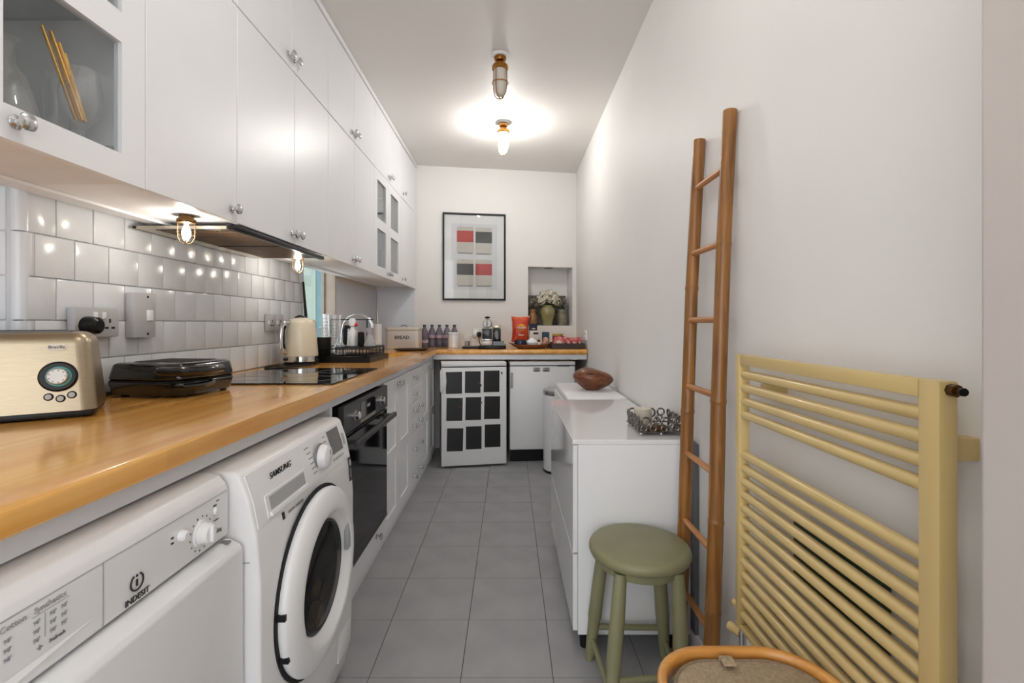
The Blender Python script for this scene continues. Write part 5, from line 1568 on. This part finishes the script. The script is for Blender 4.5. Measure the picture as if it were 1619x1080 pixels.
# ================================================================== NICHE DISPLAY
def wl(u, d):
    x, y = wallpt(u, -d)
    return x, y
nz = NZ0 + 0.0005
ni = thing('stone_slab', 'dark mottled stone panel at the back of the niche', 'panel', (*wl(0.40, 0.185), nz), TH)
obj('slab', bx(-0.205, 0.200, -0.008, 0.008, 0, 0.30, 0.001, 1), pm('slate', (118, 112, 102), 0.7, var=0.25, scale=50, rgb2=(72, 68, 62)), ni, True)
VG = pm('vase_green', (156, 148, 100), 0.15, var=0.12, scale=9, coat=0.5)
vx, vy = wl(0.392, 0.085)
vs_ = thing('green_vase', 'olive green glazed vase with white flowers in the niche', 'vase', (vx, vy, nz))
obj('vase', lathe(new(), [(0, 0), (0.042, 0.0), (0.044, 0.006), (0.050, 0.04), (0.066, 0.09), (0.075, 0.13), (0.074, 0.155), (0.060, 0.178), (0.046, 0.184), (0.044, 0.192), (0.050, 0.200), (0.042, 0.199)], (vx, vy, nz), 36), VG, vs_, ang=60)
fl_ = thing('hydrangea_bunch', 'round bunch of cream hydrangea flowers in the green vase', 'flowers', (vx, vy, nz + 0.19))
random.seed(11)
heads = [(-0.080, 0.0, 0.262), (-0.04, -0.02, 0.305), (0.015, -0.025, 0.312), (0.065, -0.01, 0.285), (0.092, 0.0, 0.235), (-0.015, -0.045, 0.26), (0.045, -0.045, 0.245), (-0.06, -0.03, 0.235)]
PET = pm('petal_cream', (244, 236, 214), 0.7, var=0.12, scale=60)
for hx, hy, hz in heads:
    b = new()
    c = Vector((vx + hx, vy + hy, nz + hz))
    for k in range(46):
        d = Vector((random.gauss(0, 1), random.gauss(0, 1), random.gauss(0.2, 1))).normalized()
        p = c + d * 0.038 * random.uniform(0.8, 1.08)
        u, v = frame_of(d)
        for q in range(4):
            a = q * PI / 2 + random.random()
            e1 = (u * math.cos(a) + v * math.sin(a)); e2 = d.cross(e1)
            s_ = 0.0115
            vs4 = [b.verts.new(p), b.verts.new(p + e1 * s_ * 0.7 + e2 * s_ * 0.5 + d * 0.001), b.verts.new(p + e1 * s_ * 1.25 + d * 0.002), b.verts.new(p + e1 * s_ * 0.7 - e2 * s_ * 0.5 + d * 0.001)]
            b.faces.new(vs4)
    o = obj('flower_head', b, PET, fl_, smooth=False)
    o['kind'] = 'stuff'
    obj('stem', tube(new(), [(vx + hx * 0.2, vy + hy * 0.2, nz + 0.16), (vx + hx * 0.5, vy + hy * 0.5, nz + 0.20), tuple(c)], 0.003, 6), pm('stem_green', (36, 58, 36), 0.6), fl_)
for k in range(7):
    a = 2 * PI * k / 7
    b = new()
    c0 = Vector((vx, vy, nz + 0.19))
    e = Vector((math.cos(a), 0.6 * math.sin(a), 0)); e2 = Vector((-math.sin(a), math.cos(a), 0))
    pts = [c0 + e * 0.02, c0 + e * 0.05 + e2 * 0.022 + Vector((0, 0, 0.03)), c0 + e * 0.085 + Vector((0, 0, 0.022)), c0 + e * 0.05 - e2 * 0.022 + Vector((0, 0, 0.03))]
    b.faces.new([b.verts.new(p) for p in pts])
    lf = obj('leaf', b, pm('leaf_dark', (34, 52, 38), 0.5), fl_)
def niche_jar(u, d, prof_, m_, lab, name, dl):
    x, y = wl(u, d)
    t = thing(name, lab, 'jar', (x, y, nz))
    obj('jar', lathe(new(), prof_, (x, y, nz), 28), m_, t, ang=60)
    t2 = thing('dried_flowers', dl, 'flowers', (x, y, nz + 0.15))
    for k in range(6):
        a = 2 * PI * k / 6
        ox, oy = 0.032 * math.cos(a), 0.024 * math.sin(a)
        o = obj('dried_head', blob(new(), (x + ox, y + oy, nz + 0.205 + 0.02 * (k % 3)), 0.024, 0.022, 0.024, 3, 0.14), pm('dried_grey', (150, 144, 132), 0.9, var=0.35, scale=140, rgb2=(66, 62, 56)), t2, smooth=False)
    obj('stems', tube(new(), [(x, y, nz + 0.14), (x, y, nz + 0.20)], 0.008, 8), pm('stem_green', (36, 58, 36), 0.6), t2)
niche_jar(0.245, 0.095, [(0, 0), (0.040, 0), (0.043, 0.008), (0.043, 0.10), (0.036, 0.115), (0.030, 0.125), (0.034, 0.16), (0.030, 0.16)], pm('jar_amber', (176, 124, 78), 0.25, var=0.3, scale=25, rgb2=(104, 78, 58)), 'amber brown ribbed jar at the left of the niche', 'amber_jar', 'grey dried flowers above the amber jar')
niche_jar(0.545, 0.095, [(0, 0), (0.046, 0), (0.049, 0.008), (0.050, 0.09), (0.044, 0.13), (0.040, 0.16), (0.036, 0.16)], pm('jar_stone', (148, 140, 118), 0.35, var=0.3, scale=25, rgb2=(98, 92, 78)), 'grey stone jar at the right of the niche', 'stone_jar', 'grey dried flowers above the stone jar')
x, y = wl(0.40, 0.08)
tag(obj('niche_downlight', lathe(new(), [(0, -0.004), (0.040, -0.004), (0.046, -0.002), (0.046, 0.0)], (x, y, NZ1 - 0.0003), 28), DSTEEL), 'dark round spotlight set in the top of the niche', 'spotlight')

# ================================================================== GLASSWARE IN THE CABINETS
cz1 = ZB + 0.012 + 0.0165
random.seed(5)
turned('glass_decanter', 'conical clear decanter at the left behind the cabinet glass', 'decanter', [(0, 0.004), (0.058, 0.0), (0.062, 0.006), (0.050, 0.08), (0.030, 0.15), (0.014, 0.175), (0.013, 0.215), (0.020, 0.225)], (-1.0, 0.938, cz1), WARE)
ST = [(0.0, 0.003), (0.034, 0.0), (0.034, 0.003), (0.006, 0.008), (0.005, 0.075), (0.012, 0.085), (0.034, 0.115), (0.038, 0.15), (0.032, 0.205)]
turned('wine_goblet', 'clear goblet that holds the gold straws', 'glass', ST, (-0.935, 1.032, cz1), WARE)
turned('champagne_flute', 'clear flute right of the gold straws', 'glass', [(0, 0.003), (0.030, 0), (0.030, 0.003), (0.005, 0.008), (0.004, 0.06), (0.020, 0.09), (0.026, 0.16), (0.023, 0.215)], (-1.02, 1.066, cz1), WARE)
turned('champagne_flute', 'clear flute at the back behind the decanter', 'glass', [(0, 0.003), (0.030, 0), (0.030, 0.003), (0.005, 0.008), (0.004, 0.06), (0.020, 0.09), (0.026, 0.16), (0.023, 0.215)], (-1.152, 0.965, cz1), WARE)
turned('cut_tumbler', 'small cut-glass tumbler between decanter and straws', 'glass', [(0, 0.004), (0.032, 0), (0.034, 0.004), (0.036, 0.085), (0.037, 0.10)], (-1.085, 1.03, cz1), WARE)
turned('cut_tumbler', 'small dark tumbler in the corner of the glass cabinet', 'glass', [(0, 0.004), (0.016, 0), (0.017, 0.004), (0.018, 0.05), (0.018, 0.055)], (-0.909, 1.081, cz1), glassm('smoke_glass', (0.4, 0.38, 0.36), 0.05, (0.6, 0.6, 0.6), 0.15))
for k in range(7):
    xo = (-0.006, 0.005, -0.002, 0.007, -0.005, 0.004, 0.0)[k]
    p0_ = (-0.933 + xo, 1.0225 + 0.0028 * k, cz1 + 0.0965)
    p1_ = (-0.940 + xo, 0.955 + 0.0078 * k, cz1 + 0.258 - 0.007 * k)
    o = obj('gold_straw', tube(new(), [p0_, p1_], 0.0033, 8), GOLD)
    tag(o, 'gold metal drinking straw bundled in the goblet behind the cabinet glass', 'straw', 'gold straws in the goblet')
for k, (x, y, sh, lab) in enumerate(((-0.95, 3.10, 0, 'tumbler on the lower shelf, left glass door'), (-0.95, 3.22, 0, 'tumbler second from left, lower shelf of paned cabinet'),
                                      (-0.95, 3.50, 0, 'goblet on the lower shelf, right glass door'), (-0.95, 3.62, 0, 'goblet nearest the corner, lower shelf'),
                                      (-0.97, 3.12, 1, 'tumbler on the upper shelf, left glass door'), (-0.97, 3.52, 1, 'goblet on the upper shelf, right glass door'))):
    zz_ = cz1 if sh == 0 else 1.8745
    p_ = [(0, 0.004), (0.034, 0), (0.036, 0.004), (0.040, 0.16)] if k in (0, 1, 4) else ST
    turned('cabinet_glass', lab + ', clear glass', 'glass', p_, (x, y, zz_), WARE, 20, 'glasses in the paned cabinet')

LIL = pm('mug_lilac', (176, 172, 190), 0.3, var=0.05)
for x, y, lab in ((-1.02, 0.90, 'lilac grey mug on the glass shelf, left one'), (-1.02, 1.01, 'lilac grey mug on the glass shelf, right one')):
    mg = thing('stoneware_mug', lab + ' above the gold straws', 'mug', (x, y, 1.8745), group='mugs on the glass shelf')
    obj('cup', lathe(new(), [(0, 0), (0.034, 0), (0.040, 0.006), (0.042, 0.09), (0.039, 0.09), (0.037, 0.01)], (x, y, 1.8745), 24, cap1=False), LIL, mg)
    obj('handle', torus(new(), (x + 0.052, y, 1.9205), 0.022, 0.005, 'Y', 16, 8), LIL, mg)
